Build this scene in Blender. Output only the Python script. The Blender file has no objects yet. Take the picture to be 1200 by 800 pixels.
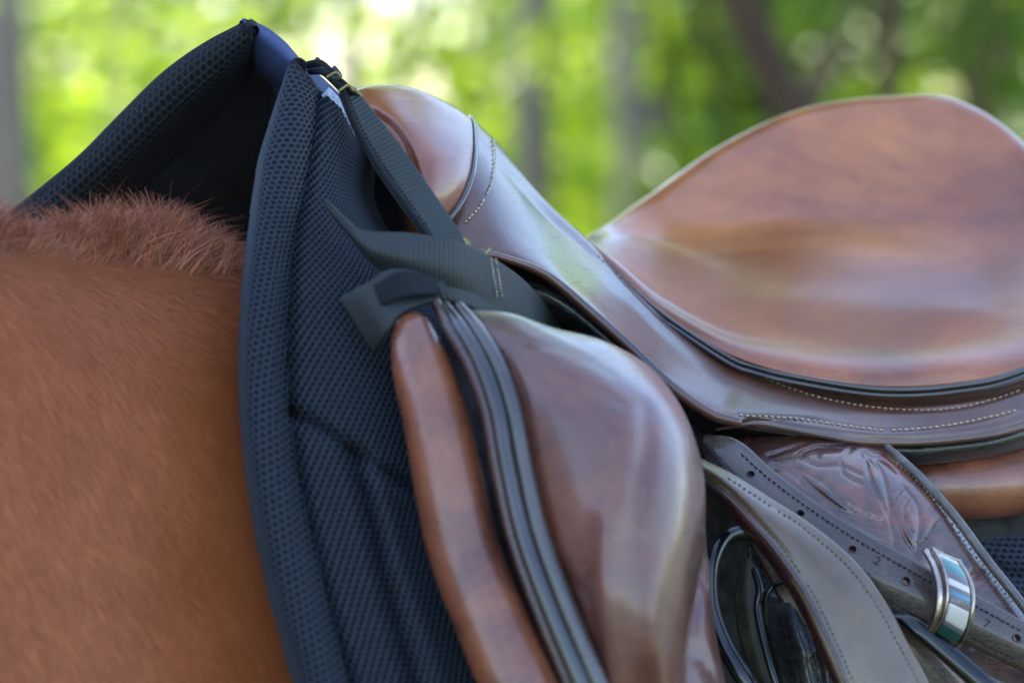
import bpy, math, random
import numpy as np
from mathutils import Vector
random.seed(7); rng = np.random.default_rng(7)
R = math.radians
sc = bpy.context.scene

# ------------------------------------------------------------------ camera
PITCH = R(4.0); CAMZ = 1.70
cam_d = bpy.data.cameras.new('camera'); cam = bpy.data.objects.new('camera', cam_d)
sc.collection.objects.link(cam); sc.camera = cam
cam.location = (0, 0, CAMZ); cam.rotation_euler = (math.pi/2 - PITCH, 0, 0)
cam_d.sensor_width = 36; cam_d.lens = 120; cam_d.clip_start = 0.05; cam_d.clip_end = 2000
cam_d.dof.use_dof = True; cam_d.dof.focus_distance = 1.925; cam_d.dof.aperture_fstop = 4.8

# ------------------------------------------------------------------ world, sun, exposure
SUN_EL, SUN_AZ = R(52), R(205)      # compass-like azimuth the light comes from (0 = +Y)
w = bpy.data.worlds.new('World'); sc.world = w; w.use_nodes = True
nt = w.node_tree; nt.nodes.clear()
sky = nt.nodes.new('ShaderNodeTexSky'); sky.sky_type = 'NISHITA'; sky.sun_disc = False
SUN_AZ = R(-28)
sky.sun_elevation = SUN_EL; sky.sun_rotation = SUN_AZ; sky.dust_density = 0.4; sky.ozone_density = 2.5
# thin broken cloud over the blue
tc = nt.nodes.new('ShaderNodeTexCoord'); nz = nt.nodes.new('ShaderNodeTexNoise')
nz.inputs['Scale'].default_value = 2.2; nz.inputs['Detail'].default_value = 5; nz.inputs['Roughness'].default_value = .55
rp = nt.nodes.new('ShaderNodeValToRGB'); rp.color_ramp.elements[0].position = .42; rp.color_ramp.elements[1].position = .62
mx = nt.nodes.new('ShaderNodeMixRGB'); mx.inputs[2].default_value = (8.0, 8.2, 9.2, 1)
bg = nt.nodes.new('ShaderNodeBackground'); bg.inputs['Strength'].default_value = 0.15
ou = nt.nodes.new('ShaderNodeOutputWorld')
ml = nt.nodes.new('ShaderNodeMath'); ml.operation = 'MULTIPLY'; ml.inputs[1].default_value = .12
nt.links.new(tc.outputs['Generated'], nz.inputs['Vector']); nt.links.new(nz.outputs['Fac'], rp.inputs['Fac'])
nt.links.new(rp.outputs['Color'], ml.inputs[0]); nt.links.new(ml.outputs[0], mx.inputs[0])
nt.links.new(sky.outputs[0], mx.inputs[1]); nt.links.new(mx.outputs[0], bg.inputs[0]); nt.links.new(bg.outputs[0], ou.inputs[0])
sun_d = bpy.data.lights.new('sun', 'SUN'); sun = bpy.data.objects.new('sun', sun_d); sc.collection.objects.link(sun)
sun_d.energy = 4.1; sun_d.angle = R(0.53); sun_d.color = (1, .95, .86)
SUNV = Vector((math.sin(SUN_AZ)*math.cos(SUN_EL), math.cos(SUN_AZ)*math.cos(SUN_EL), math.sin(SUN_EL)))
sun.rotation_euler = (-SUNV).to_track_quat('-Z', 'Y').to_euler(); sun.location = (0, 0, 20)
sc.view_settings.view_transform = 'Standard'; sc.view_settings.look = 'None'
sc.view_settings.exposure = 1.65; sc.view_settings.gamma = 1.0

# ------------------------------------------------------------------ helpers
C0 = np.array([0, 0, CAMZ]); FW = np.array([0, math.cos(PITCH), -math.sin(PITCH)])
RT = np.array([1., 0, 0]); UP = np.array([0, math.sin(PITCH), math.cos(PITCH)])
def P(px, py, o=0.0):
    """a spot of the place: image bearing plus its own distance 2 m + o"""
    px = np.asarray(px, float); py = np.asarray(py, float); D = 2.0 + np.asarray(o, float)
    k = .00025*D
    return C0 + D[..., None]*FW + ((px-600)*k)[..., None]*RT + ((400-py)*k)[..., None]*UP
def PD(px, py, D): return P(px, py, D-2.0)
ANG = R(40); SV = np.array([math.cos(ANG), math.sin(ANG), 0]); NV = np.array([math.sin(ANG), -math.cos(ANG), 0])
B0 = P(520, 110, 0)
def Q(s, wd, z): return np.array([B0[0], B0[1], 0]) + s*SV + wd*NV + np.array([0, 0, z])
def project(p):
    d = np.asarray(p) - C0; D = d@FW; return 600 + (d@RT)/(.00025*D), 400 - (d@UP)/(.00025*D), D-2

def cr(a, n, axis=0):
    """Catmull-Rom through control points along an axis, n samples a span"""
    a = np.moveaxis(np.asarray(a, float), axis, 0)
    ext = np.concatenate([[2*a[0]-a[1]], a, [2*a[-1]-a[-2]]])
    out = []
    for i in range(len(a)-1):
        p0, p1, p2, p3 = ext[i:i+4]
        for k in range(n):
            t = k/n
            out.append(.5*((2*p1)+(-p0+p2)*t+(2*p0-5*p1+4*p2-p3)*t*t+(-p0+3*p1-3*p2+p3)*t**3))
    out.append(a[-1])
    return np.moveaxis(np.array(out), 0, axis)

def link(name, me, mat, parent=None, origin=None):
    o = bpy.data.objects.new(name, me); sc.collection.objects.link(o)
    if mat is not None: me.materials.append(mat)
    if parent is not None: o.parent = parent
    return o
def root_of(p):
    L = np.zeros(3)
    while p is not None: L = L + np.array(p.location); p = p.parent
    return L
def obj(name, verts, faces, mat, parent=None, smooth=True, uv=None):
    V = np.asarray(verts, float) - root_of(parent)
    me = bpy.data.meshes.new(name)
    if isinstance(faces, np.ndarray):
        k = faces.shape[1]; nf = len(faces)
        me.vertices.add(len(V)); me.vertices.foreach_set('co', V.astype(np.float32).ravel())
        me.loops.add(nf*k); me.loops.foreach_set('vertex_index', faces.astype(np.int32).ravel())
        me.polygons.add(nf); me.polygons.foreach_set('loop_start', np.arange(0, nf*k, k, dtype=np.int32))
        me.polygons.foreach_set('loop_total', np.full(nf, k, np.int32)); me.update(calc_edges=True)
    else:
        me.from_pydata([tuple(v) for v in V], [], faces); me.update()
    if smooth: me.polygons.foreach_set('use_smooth', [True]*len(me.polygons))
    if uv is not None:
        l = me.uv_layers.new(name='UVMap'); vi = np.zeros(len(me.loops), np.int32); me.loops.foreach_get('vertex_index', vi)
        l.data.foreach_set('uv', np.asarray(uv, np.float32)[vi].ravel())
    me.validate()
    return link(name, me, mat, parent)
def thing(name, label, cat, loc, group=None):
    o = bpy.data.objects.new(name, None); sc.collection.objects.link(o); o.empty_display_size = .05
    o.location = tuple(loc); o['label'] = label; o['category'] = cat
    if group: o['group'] = group
    return o

def gridfaces(nr, nc, off=0, flip=False):
    i = np.arange(nr-1)[:, None]*nc + np.arange(nc-1)[None, :]
    f = np.stack([i, i+1, i+nc+1, i+nc], -1).reshape(-1, 4)+off
    return f[:, ::-1] if flip else f
def gnorm(G):
    du = np.gradient(G, axis=1); dv = np.gradient(G, axis=0)
    n = np.cross(du, dv); n /= (np.linalg.norm(n, axis=-1, keepdims=True)+1e-12)
    return n
def groove(curves, depth, width):
    segs = []
    for c in curves:
        c = cr(c, 6); segs += [(c[i], c[i+1]) for i in range(len(c)-1)]
    def f(px, py):
        d2 = np.full(px.shape, 1e9)
        for a, b in segs:
            ab = b-a; L = (ab**2).sum()+1e-9
            t = np.clip(((px-a[0])*ab[0]+(py-a[1])*ab[1])/L, 0, 1)
            d2 = np.minimum(d2, (px-a[0]-t*ab[0])**2+(py-a[1]-t*ab[1])**2)
        return depth*np.exp(-d2/(width*width))
    return f
class Patch:
    def __init__(s, rows, nr=8, nc=8, disp=None):
        a = cr(cr(np.array(rows, float), nr, 0), nc, 1)
        A0 = a.copy(); s.G0 = P(A0[..., 0], A0[..., 1], A0[..., 2])
        if disp:
            for d in (disp if isinstance(disp, list) else [disp]): a[..., 2] += d(a[..., 0], a[..., 1])
        s.a = a; s.G = P(a[..., 0], a[..., 1], a[..., 2]); s.N = gnorm(s.G)
        view = C0 - s.G; s.flip = ((s.N*view).sum(-1).mean() < 0)
        if s.flip: s.N = -s.N
    def at(s, px, py, lift=0.0):
        d = (s.a[..., 0]-px)**2+(s.a[..., 1]-py)**2
        k = np.argsort(d.ravel())[:16]; od = s.a[..., 2].ravel(); k = k[od[k] < od[k].min()+.012][:5]; wt = 1/(d.ravel()[k]+.5)
        o = (s.a[..., 2].ravel()[k]*wt).sum()/wt.sum()
        n = (s.N.reshape(-1, 3)[k]*wt[:, None]).sum(0); n /= np.linalg.norm(n)
        return P(px, py, o)+n*lift, n
    def build(s, name, mat, parent, t=.004, m=4):
        """a sheet with real thickness t and a rounded rim"""
        G, N = s.G, s.N; nr, nc = G.shape[:2]
        idx = [(0, j) for j in range(nc)]+[(i, nc-1) for i in range(1, nr)]+[(nr-1, j) for j in range(nc-2, -1, -1)]+[(i, 0) for i in range(nr-2, 0, -1)]
        out = np.zeros_like(G)
        out[0] += G[0]-G[1]; out[-1] += G[-1]-G[-2]; out[:, 0] += G[:, 0]-G[:, 1]; out[:, -1] += G[:, -1]-G[:, -2]
        V = [G.reshape(-1, 3)]; F = [gridfaces(nr, nc, 0, s.flip)]
        n0 = nr*nc; prev = np.array([i*nc+j for i, j in idx]); L = len(idx)
        bp = np.array([G[i, j] for i, j in idx]); bn = np.array([N[i, j] for i, j in idx])
        bo = np.array([out[i, j] for i, j in idx]); bo -= (bo*bn).sum(1, keepdims=True)*bn
        bo /= (np.linalg.norm(bo, axis=1, keepdims=True)+1e-12)
        cur = n0
        back = np.arange(n0)
        for k in range(1, m+1):
            th = math.pi*k/m
            if k < m:
                V.append(bp + bo*(t/2*math.sin(th)) - bn*(t/2*(1-math.cos(th)))); ids = cur+np.arange(L); cur += L
            else:
                V.append((G - N*t).reshape(-1, 3)); ids = cur+np.array([i*nc+j for i, j in idx])
                F.append(gridfaces(nr, nc, cur, not s.flip)); cur += n0
            a, b = prev, ids; q = np.stack([a, np.roll(a, -1), np.roll(b, -1), b], 1)
            F.append(q if s.flip else q[:, ::-1]); prev = ids
        V = np.concatenate(V); F = np.concatenate(F)
        o = obj(name, V, F, mat, parent)
        return o
def tube(name, pts, rad, mat, parent, n=6, seg=12, flat=1.0, caps=True, world=False, kind=None):
    """swept round section through points; radii in image px at 2 m (0.5 mm)"""
    pts = np.array(pts, float); r = np.array(rad if hasattr(rad, '__len__') else [rad]*len(pts), float)*.0005
    W = pts if world else P(pts[:, 0], pts[:, 1], pts[:, 2])
    c = cr(np.concatenate([W, r[:, None]], 1), n); W = c[:, :3]; r = np.maximum(c[:, 3], 1e-5)
    T = np.gradient(W, axis=0); T /= np.linalg.norm(T, axis=1, keepdims=True)+1e-12
    if caps:
        h = []
        for e, sg in ((0, -1), (-1, 1)):
            hh = [(W[e]+T[e]*sg*r[e]*math.sin(a), r[e]*math.cos(a), T[e]) for a in (R(25), R(50), R(70), R(84))]
            h.append(hh)
        W = np.array([x[0] for x in h[0][::-1]]+list(W)+[x[0] for x in h[1]])
        r = np.array([x[1] for x in h[0][::-1]]+list(r)+[x[1] for x in h[1]])
        T = np.array([x[2] for x in h[0]]+list(T)+[x[2] for x in h[1]])
    V = []
    u = None
    for i in range(len(W)):
        ref = C0-W[i] if u is None else u
        u = ref - (ref@T[i])*T[i]; u /= np.linalg.norm(u)+1e-12; v = np.cross(T[i], u)
        for k in range(seg):
            a = 2*math.pi*k/seg; V.append(W[i]+r[i]*(math.cos(a)*u*flat+math.sin(a)*v))
    F = []
    for i in range(len(W)-1):
        for k in range(seg):
            a = i*seg+k; b = i*seg+(k+1) % seg; F.append((a, b, b+seg, a+seg))
    F.append(tuple(range(seg-1, -1, -1))); F.append(tuple(range((len(W)-1)*seg, len(W)*seg)))
    o = obj(name, V, F, mat, parent)
    if kind: o['kind'] = kind
    return o
def resample(c, step):
    c = cr(np.array(c, float), 12); d = np.concatenate([[0], np.cumsum(np.linalg.norm(np.diff(c[:, :2], axis=0), axis=1))])
    s = np.arange(0, d[-1], step); return np.stack([np.interp(s, d, c[:, k]) for k in range(c.shape[1])], 1)
def stitches(name, patch, curve, mat, parent, pitch=7.5, length=5.0, wd=1.1, lift=.0004, jit=.3, tilt=0.0, label=None):
    """every stitch a small rounded thread lying on the patch, joined as one run"""
    c = resample(curve, pitch); V = []; F = []
    for i in range(len(c)-1):
        if random.random() < .015: continue
        a = c[i]; d = (c[i+1]-c[i]); d = d/np.linalg.norm(d)
        nn = np.array([-d[1], d[0]]); a = a + nn*random.uniform(-jit, jit)
        d2 = d*math.cos(tilt)+nn*math.sin(tilt)
        L = length*random.uniform(.88, 1.1)
        q0, n = patch.at(a[0], a[1], lift); q1, _ = patch.at(a[0]+d2[0]*L, a[1]+d2[1]*L, lift)
        t = q1-q0; lt = np.linalg.norm(t)+1e-9; t /= lt; s = np.cross(n, t); w2 = wd*.0005*random.uniform(.85, 1.15)
        base = len(V)
        for f, rr in ((0, .35), (.18, .9), (.5, 1.1), (.82, .9), (1, .35)):
            cc = q0+t*lt*f
            for k in range(6):
                an = k*math.pi/3; V.append(cc+w2*rr*(math.cos(an)*s+math.sin(an)*n*.8))
        for k in range(4):
            for j in range(6):
                p = base+k*6+j; q = base+k*6+(j+1) % 6; F.append((p, q, q+6, p+6))
        F.append(tuple(base+j for j in range(5, -1, -1))); F.append(tuple(base+24+j for j in range(6)))
    o = obj(name, V, F, mat, parent); o['kind'] = 'stuff'
    if label: o['label'] = label
    return o

# ------------------------------------------------------------------ materials
def mat_new(name):
    m = bpy.data.materials.new(name); m.use_nodes = True; n = m.node_tree; b = n.nodes['Principled BSDF']
    return m, n, b
def nd(n, t, **k):
    x = n.nodes.new(t)
    for a, v in k.items():
        if a in x.inputs: x.inputs[a].default_value = v
        else: setattr(x, a, v)
    return x
def leather(name, c1, c2, c3, rough=.36, coat=.25, grain=.25, wrinkle=.25, gscale=900, patchy=14, stretch=(1, 1, 1)):
    m, n, b = mat_new(name); L = n.links.new
    tc = nd(n, 'ShaderNodeTexCoord'); mp = nd(n, 'ShaderNodeMapping'); mp.inputs['Scale'].default_value = stretch
    L(tc.outputs['Object'], mp.inputs[0]); co = mp.outputs[0]
    a = nd(n, 'ShaderNodeTexNoise', Scale=patchy, Detail=6, Roughness=.62, Distortion=.6); L(co, a.inputs['Vector'])
    r = nd(n, 'ShaderNodeValToRGB'); r.color_ramp.elements[0].position = .34; r.color_ramp.elements[0].color = (*c2, 1)
    r.color_ramp.elements[1].position = .68; r.color_ramp.elements[1].color = (*c3, 1)
    e = r.color_ramp.elements.new(.5); e.color = (*c1, 1); L(a.outputs['Fac'], r.inputs['Fac'])
    # fine mottling and rubbed pale scuffs
    f = nd(n, 'ShaderNodeTexNoise', Scale=patchy*11, Detail=5, Roughness=.7); L(co, f.inputs['Vector'])
    fr = nd(n, 'ShaderNodeMapRange'); fr.inputs[1].default_value = .3; fr.inputs[2].default_value = .75; fr.inputs[3].default_value = .86; fr.inputs[4].default_value = 1.12
    L(f.outputs['Fac'], fr.inputs[0])
    mu = nd(n, 'ShaderNodeMixRGB', blend_type='MULTIPLY'); mu.inputs[0].default_value = 1; L(r.outputs[0], mu.inputs[1]); L(fr.outputs[0], mu.inputs[2])
    L(mu.outputs[0], b.inputs['Base Color'])
    rr = nd(n, 'ShaderNodeTexNoise', Scale=patchy*2.7, Detail=5, Roughness=.65); L(co, rr.inputs['Vector'])
    rm = nd(n, 'ShaderNodeMapRange'); rm.inputs[1].default_value = .3; rm.inputs[2].default_value = .72
    rm.inputs[3].default_value = rough*.75; rm.inputs[4].default_value = rough*1.35; L(rr.outputs['Fac'], rm.inputs[0])
    sm_ = nd(n, 'ShaderNodeMapping'); sm_.inputs['Scale'].default_value = (22, 30, 520); sm_.inputs['Rotation'].default_value = (.35, .25, .1); L(tc.outputs['Object'], sm_.inputs[0])
    sn_ = nd(n, 'ShaderNodeTexNoise', Scale=1.0, Detail=4, Roughness=.7); L(sm_.outputs[0], sn_.inputs['Vector'])
    sr_ = nd(n, 'ShaderNodeMapRange'); sr_.inputs[1].default_value = .56; sr_.inputs[2].default_value = .68; sr_.inputs[3].default_value = 0; sr_.inputs[4].default_value = .16; L(sn_.outputs['Fac'], sr_.inputs[0])
    sa_ = nd(n, 'ShaderNodeMath', operation='ADD'); L(rm.outputs[0], sa_.inputs[0]); L(sr_.outputs[0], sa_.inputs[1]); L(sa_.outputs[0], b.inputs['Roughness'])
    b.inputs['Coat Weight'].default_value = coat; b.inputs['Coat Roughness'].default_value = rough*.5; b.inputs['Specular IOR Level'].default_value = .85
    b.inputs['IOR'].default_value = 1.5
    v = nd(n, 'ShaderNodeTexVoronoi', Scale=gscale); v.feature = 'DISTANCE_TO_EDGE'; L(co, v.inputs['Vector'])
    vm = nd(n, 'ShaderNodeMapRange'); vm.inputs[2].default_value = .25; L(v.outputs['Distance'], vm.inputs[0])
    b1 = nd(n, 'ShaderNodeBump', Strength=grain, Distance=.0004); L(vm.outputs[0], b1.inputs['Height'])
    wn = nd(n, 'ShaderNodeTexNoise', Scale=120, Detail=6, Roughness=.6, Distortion=1.2)
    mp2 = nd(n, 'ShaderNodeMapping'); mp2.inputs['Scale'].default_value = (1, 1, 2.6); mp2.inputs['Rotation'].default_value = (.3, .5, .4)
    L(co, mp2.inputs[0]); L(mp2.outputs[0], wn.inputs['Vector'])
    b2 = nd(n, 'ShaderNodeBump', Strength=wrinkle, Distance=.0016); L(wn.outputs['Fac'], b2.inputs['Height']); L(b1.outputs[0], b2.inputs['Normal'])
    L(b2.outputs[0], b.inputs['Normal'])
    return m
M_seat = leather('seat_leather', (.36, .092, .026), (.19, .048, .022), (.60, .19, .045), rough=.34, coat=1, grain=.2, wrinkle=.12, patchy=6, stretch=(.8, .9, 1.1))
M_skirt = leather('skirt_leather', (.11, .042, .025), (.06, .026, .018), (.16, .058, .03), rough=.33, coat=.9, grain=.25, wrinkle=.2, patchy=14)
M_flap = leather('flap_leather', (.18, .056, .036), (.09, .032, .026), (.28, .088, .045), rough=.38, coat=1, grain=.25, wrinkle=.32, patchy=12)
M_panel = leather('panel_leather', (.27, .085, .042), (.15, .045, .027), (.38, .125, .055), rough=.27, coat=.8, grain=.2, wrinkle=.16, patchy=24)
M_tool = leather('tooled_leather', (.12, .046, .034), (.055, .026, .024), (.30, .09, .05), rough=.2, coat=1, grain=.2, wrinkle=.4, patchy=30)
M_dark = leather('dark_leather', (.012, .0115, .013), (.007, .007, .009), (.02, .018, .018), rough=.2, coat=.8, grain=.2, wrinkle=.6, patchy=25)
M_void = leather('underside_shade_leather', (.012, .009, .008), (.007, .0055, .005), (.018, .013, .011), rough=.8, coat=0, grain=.3, wrinkle=.3, patchy=25)  # underside made near-black, shade put into the colour
M_pipe = leather('piping_leather', (.022, .019, .022), (.012, .011, .014), (.045, .034, .03), rough=.17, coat=1, grain=.08, wrinkle=.1, patchy=20)
M_pipe2 = leather('welt_leather', (.06, .048, .046), (.035, .029, .028), (.09, .07, .06), rough=.22, coat=1, grain=.15, wrinkle=.15, patchy=20)
M_red = leather('red_edge_leather', (.05, .012, .009), (.028, .009, .007), (.09, .022, .014), rough=.22, coat=1, grain=.15, wrinkle=.5, patchy=50)
M_strap = leather('strap_leather', (.06, .033, .024), (.03, .02, .016), (.10, .052, .034), rough=.26, coat=.7, grain=.3, wrinkle=.35, patchy=34)
M_wide = leather('satin_strap_leather', (.15, .092, .045), (.11, .068, .036), (.19, .12, .062), rough=.3, coat=.7, grain=.12, wrinkle=.05, patchy=9)
M_bead = leather('bead_leather', (.13, .105, .09), (.07, .06, .05), (.19, .155, .13), rough=.27, coat=.8, grain=.5, wrinkle=.5, patchy=60)

def simple(name, col, rough=.5, metal=0, bump=0, bs=300, coat=0, var=.25):
    m, n, b = mat_new(name); L = n.links.new
    tc = nd(n, 'ShaderNodeTexCoord'); a = nd(n, 'ShaderNodeTexNoise', Scale=bs*.3, Detail=5, Roughness=.65); L(tc.outputs['Object'], a.inputs['Vector'])
    mr = nd(n, 'ShaderNodeMapRange'); mr.inputs[1].default_value = .3; mr.inputs[2].default_value = .7; mr.inputs[3].default_value = 1-var; mr.inputs[4].default_value = 1+var
    L(a.outputs['Fac'], mr.inputs[0])
    mu = nd(n, 'ShaderNodeMixRGB', blend_type='MULTIPLY'); mu.inputs[0].default_value = 1; mu.inputs[1].default_value = (*col, 1); L(mr.outputs[0], mu.inputs[2])
    L(mu.outputs[0], b.inputs['Base Color']); b.inputs['Roughness'].default_value = rough; b.inputs['Metallic'].default_value = metal
    b.inputs['Coat Weight'].default_value = coat
    if bump:
        c = nd(n, 'ShaderNodeTexNoise', Scale=bs, Detail=6, Roughness=.7); L(tc.outputs['Object'], c.inputs['Vector'])
        bb = nd(n, 'ShaderNodeBump', Strength=bump, Distance=.001); L(c.outputs['Fac'], bb.inputs['Height']); L(bb.outputs[0], b.inputs['Normal'])
    return m
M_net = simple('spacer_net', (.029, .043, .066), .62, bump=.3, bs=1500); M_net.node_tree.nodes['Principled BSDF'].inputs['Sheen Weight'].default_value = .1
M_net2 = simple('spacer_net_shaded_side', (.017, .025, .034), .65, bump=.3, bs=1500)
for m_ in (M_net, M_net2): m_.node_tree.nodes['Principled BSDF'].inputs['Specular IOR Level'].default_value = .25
M_netback = simple('mesh_hole_shade', (.003, .004, .007), .9, bump=.4, bs=900)  # near-black backing; shade of the mesh openings put into its colour
M_black = simple('black_cloth', (.0055, .008, .012), .92, bump=.5, bs=1600)
M_tab = simple('smooth_nylon', (.022, .028, .029), .55, bump=.25, bs=1500)
M_blue = simple('navy_binding', (.03, .055, .17), .6, bump=.35, bs=1300)
M_thread = simple('cream_thread', (.55, .47, .32), .7, var=.3, bs=900)
M_thread_d = simple('dark_thread', (.02, .017, .016), .7, var=.3, bs=900)
M_yell = simple('yellow_thread', (.32, .28, .09), .7, var=.3, bs=900)
M_tagw = simple('woven_tag', (.5, .55, .68), .6, var=.5, bs=700, bump=.3)
M_iron = simple('black_iron', (.006, .007, .010), .12, bump=.06, bs=90, coat=.6)
M_rub = simple('tread_rubber', (.05, .043, .026), .42, bump=.9, bs=330, var=.5)
M_silver = simple('tarnished_silver', (.55, .47, .42), .26, metal=1, bump=.2, bs=420, var=.3)
M_turq = simple('turquoise_inlay', (.09, .27, .27), .22, bump=.05, bs=200, coat=.5, var=.15)
M_pearl = simple('pearl_inlay', (.78, .74, .7), .2, bump=.05, bs=200, coat=.6, var=.08)
M_taupe = simple('taupe_inlay', (.2, .16, .18), .3, bump=.05, bs=200, coat=.4, var=.2)
M_lblue = simple('sky_blue_inlay', (.10, .27, .40), .22, bump=.05, bs=200, coat=.5, var=.15)
M_green = simple('green_inlay', (.015, .09, .07), .25, bump=.05, bs=200, coat=.5, var=.3)
def webbing():
    m, n, b = mat_new('nylon_webbing'); L = n.links.new
    b.inputs['Base Color'].default_value = (.04, .05, .056, 1); b.inputs['Roughness'].default_value = .5
    uv = nd(n, 'ShaderNodeUVMap'); 
    wv = nd(n, 'ShaderNodeTexWave', Scale=1.0); wv.wave_type = 'BANDS'; wv.bands_direction = 'X'; wv.inputs['Distortion'].default_value = .25
    L(uv.outputs[0], wv.inputs['Vector'])
    tc = nd(n, 'ShaderNodeTexCoord'); c = nd(n, 'ShaderNodeTexNoise', Scale=900, Detail=4); L(tc.outputs['Object'], c.inputs['Vector'])
    ad = nd(n, 'ShaderNodeMath', operation='ADD'); L(wv.outputs['Fac'], ad.inputs[0]); L(c.outputs['Fac'], ad.inputs[1])
    bb = nd(n, 'ShaderNodeBump', Strength=.6, Distance=.0009); L(ad.outputs[0], bb.inputs['Height']); L(bb.outputs[0], b.inputs['Normal'])
    cc = nd(n, 'ShaderNodeValToRGB'); cc.color_ramp.elements[0].color = (.018, .025, .026, 1); cc.color_ramp.elements[1].color = (.036, .047, .048, 1)
    L(c.outputs['Fac'], cc.inputs[0]); L(cc.outputs[0], b.inputs['Base Color'])
    return m
M_web = webbing()
def coat_mat(name, c1, c2, hair=False):
    m, n, b = mat_new(name); L = n.links.new
    tc = nd(n, 'ShaderNodeTexCoord'); a = nd(n, 'ShaderNodeTexNoise', Scale=16, Detail=6, Roughness=.65); L(tc.outputs['Object'], a.inputs['Vector'])
    r = nd(n, 'ShaderNodeValToRGB'); r.color_ramp.elements[0].position = .35; r.color_ramp.elements[1].position = .68
    r.color_ramp.elements[0].color = (*c1, 1); r.color_ramp.elements[1].color = (*c2, 1); L(a.outputs['Fac'], r.inputs[0])
    geo = nd(n, 'ShaderNodeNewGeometry'); mr = nd(n, 'ShaderNodeMapRange'); mr.inputs[3].default_value = .93 if name != 'chestnut_mane' else .5; mr.inputs[4].default_value = 1.07 if name != 'chestnut_mane' else 1.5
    L(geo.outputs['Random Per Island'], mr.inputs[0])
    mu = nd(n, 'ShaderNodeMixRGB', blend_type='MULTIPLY'); mu.inputs[0].default_value = 1 if hair else 0; L(r.outputs[0], mu.inputs[1]); L(mr.outputs[0], mu.inputs[2])
    L(mu.outputs[0], b.inputs['Base Color']); b.inputs['Roughness'].default_value = .42 if hair else .5; b.inputs['Sheen Weight'].default_value = .3; b.inputs['Sheen Roughness'].default_value = .4
    if not hair:
        c = nd(n, 'ShaderNodeTexNoise', Scale=260, Detail=4, Roughness=.6); mp = nd(n, 'ShaderNodeMapping'); mp.inputs['Scale'].default_value = (1, 1, .25)
        L(tc.outputs['Object'], mp.inputs[0]); L(mp.outputs[0], c.inputs['Vector'])
        bb = nd(n, 'ShaderNodeBump', Strength=.1, Distance=.001); L(c.outputs['Fac'], bb.inputs['Height']); L(bb.outputs[0], b.inputs['Normal'])
    return m
M_coat = coat_mat('chestnut_coat', (.42, .105, .025), (.52, .15, .045))
M_fur = coat_mat('chestnut_fur', (.43, .11, .027), (.53, .155, .05), True)
M_mane = coat_mat('chestnut_mane', (.30, .08, .035), (.54, .20, .11), True)
def leafmat(name, c1, c2, tr=.5):
    m, n, b = mat_new(name); L = n.links.new
    geo = nd(n, 'ShaderNodeNewGeometry'); r = nd(n, 'ShaderNodeValToRGB'); r.color_ramp.elements[0].color = (*c1, 1); r.color_ramp.elements[1].color = (*c2, 1)
    L(geo.outputs['Random Per Island'], r.inputs[0]); L(r.outputs[0], b.inputs['Base Color']); b.inputs['Roughness'].default_value = .45
    t = nd(n, 'ShaderNodeBsdfTranslucent'); g = nd(n, 'ShaderNodeMixRGB', blend_type='MULTIPLY'); g.inputs[0].default_value = 1; g.inputs[2].default_value = (3.6, 2.9, 1.5, 1)
    L(r.outputs[0], g.inputs[1]); L(g.outputs[0], t.inputs[0])
    mx = nd(n, 'ShaderNodeMixShader'); mx.inputs[0].default_value = tr; L(b.outputs[0], mx.inputs[1]); L(t.outputs[0], mx.inputs[2])
    L(mx.outputs[0], n.nodes['Material Output'].inputs[0]); return m
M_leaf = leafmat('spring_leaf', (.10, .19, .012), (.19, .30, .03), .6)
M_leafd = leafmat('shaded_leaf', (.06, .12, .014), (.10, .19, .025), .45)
def bark(name, c1, c2):
    m, n, b = mat_new(name); L = n.links.new
    tc = nd(n, 'ShaderNodeTexCoord'); mp = nd(n, 'ShaderNodeMapping'); mp.inputs['Scale'].default_value = (1, 1, .2); L(tc.outputs['Object'], mp.inputs[0])
    a = nd(n, 'ShaderNodeTexNoise', Scale=14, Detail=7, Roughness=.7); L(mp.outputs[0], a.inputs['Vector'])
    r = nd(n, 'ShaderNodeValToRGB'); r.color_ramp.elements[0].position = .35; r.color_ramp.elements[1].position = .65
    r.color_ramp.elements[0].color = (*c1, 1); r.color_ramp.elements[1].color = (*c2, 1); L(a.outputs['Fac'], r.inputs[0]); L(r.outputs[0], b.inputs['Base Color'])
    b.inputs['Roughness'].default_value = .85; bb = nd(n, 'ShaderNodeBump', Strength=.8, Distance=.03); L(a.outputs['Fac'], bb.inputs['Height']); L(bb.outputs[0], b.inputs['Normal'])
    return m
M_barkg = bark('grey_bark', (.19, .15, .13), (.36, .30, .27)); M_barkb = bark('brown_bark', (.055, .03, .017), (.12, .068, .04))
def ground_mat():
    m, n, b = mat_new('forest_ground'); L = n.links.new
    tc = nd(n, 'ShaderNodeTexCoord'); a = nd(n, 'ShaderNodeTexNoise', Scale=.6, Detail=8, Roughness=.7); L(tc.outputs['Object'], a.inputs['Vector'])
    r = nd(n, 'ShaderNodeValToRGB'); r.color_ramp.elements[0].position = .4; r.color_ramp.elements[1].position = .6
    r.color_ramp.elements[0].color = (.05, .1, .02, 1); r.color_ramp.elements[1].color = (.14, .11, .07, 1); L(a.outputs['Fac'], r.inputs[0]); L(r.outputs[0], b.inputs['Base Color'])
    b.inputs['Roughness'].default_value = .95; return m
M_ground = ground_mat()

# ------------------------------------------------------------------ ground and the wood behind
N_ = 60; xs = np.linspace(-1, 1, N_); xs = np.sign(xs)*np.abs(xs)**3*900
gx, gy = np.meshgrid(xs, xs); gz = .10*np.sin(gx*.31+1)*np.cos(gy*.27)*np.clip((np.hypot(gx, gy)-4)/10, 0, 1)
g = obj('ground', np.stack([gx, gy, gz], -1).reshape(-1, 3), gridfaces(N_, N_), M_ground); g['kind'] = 'structure'

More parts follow.
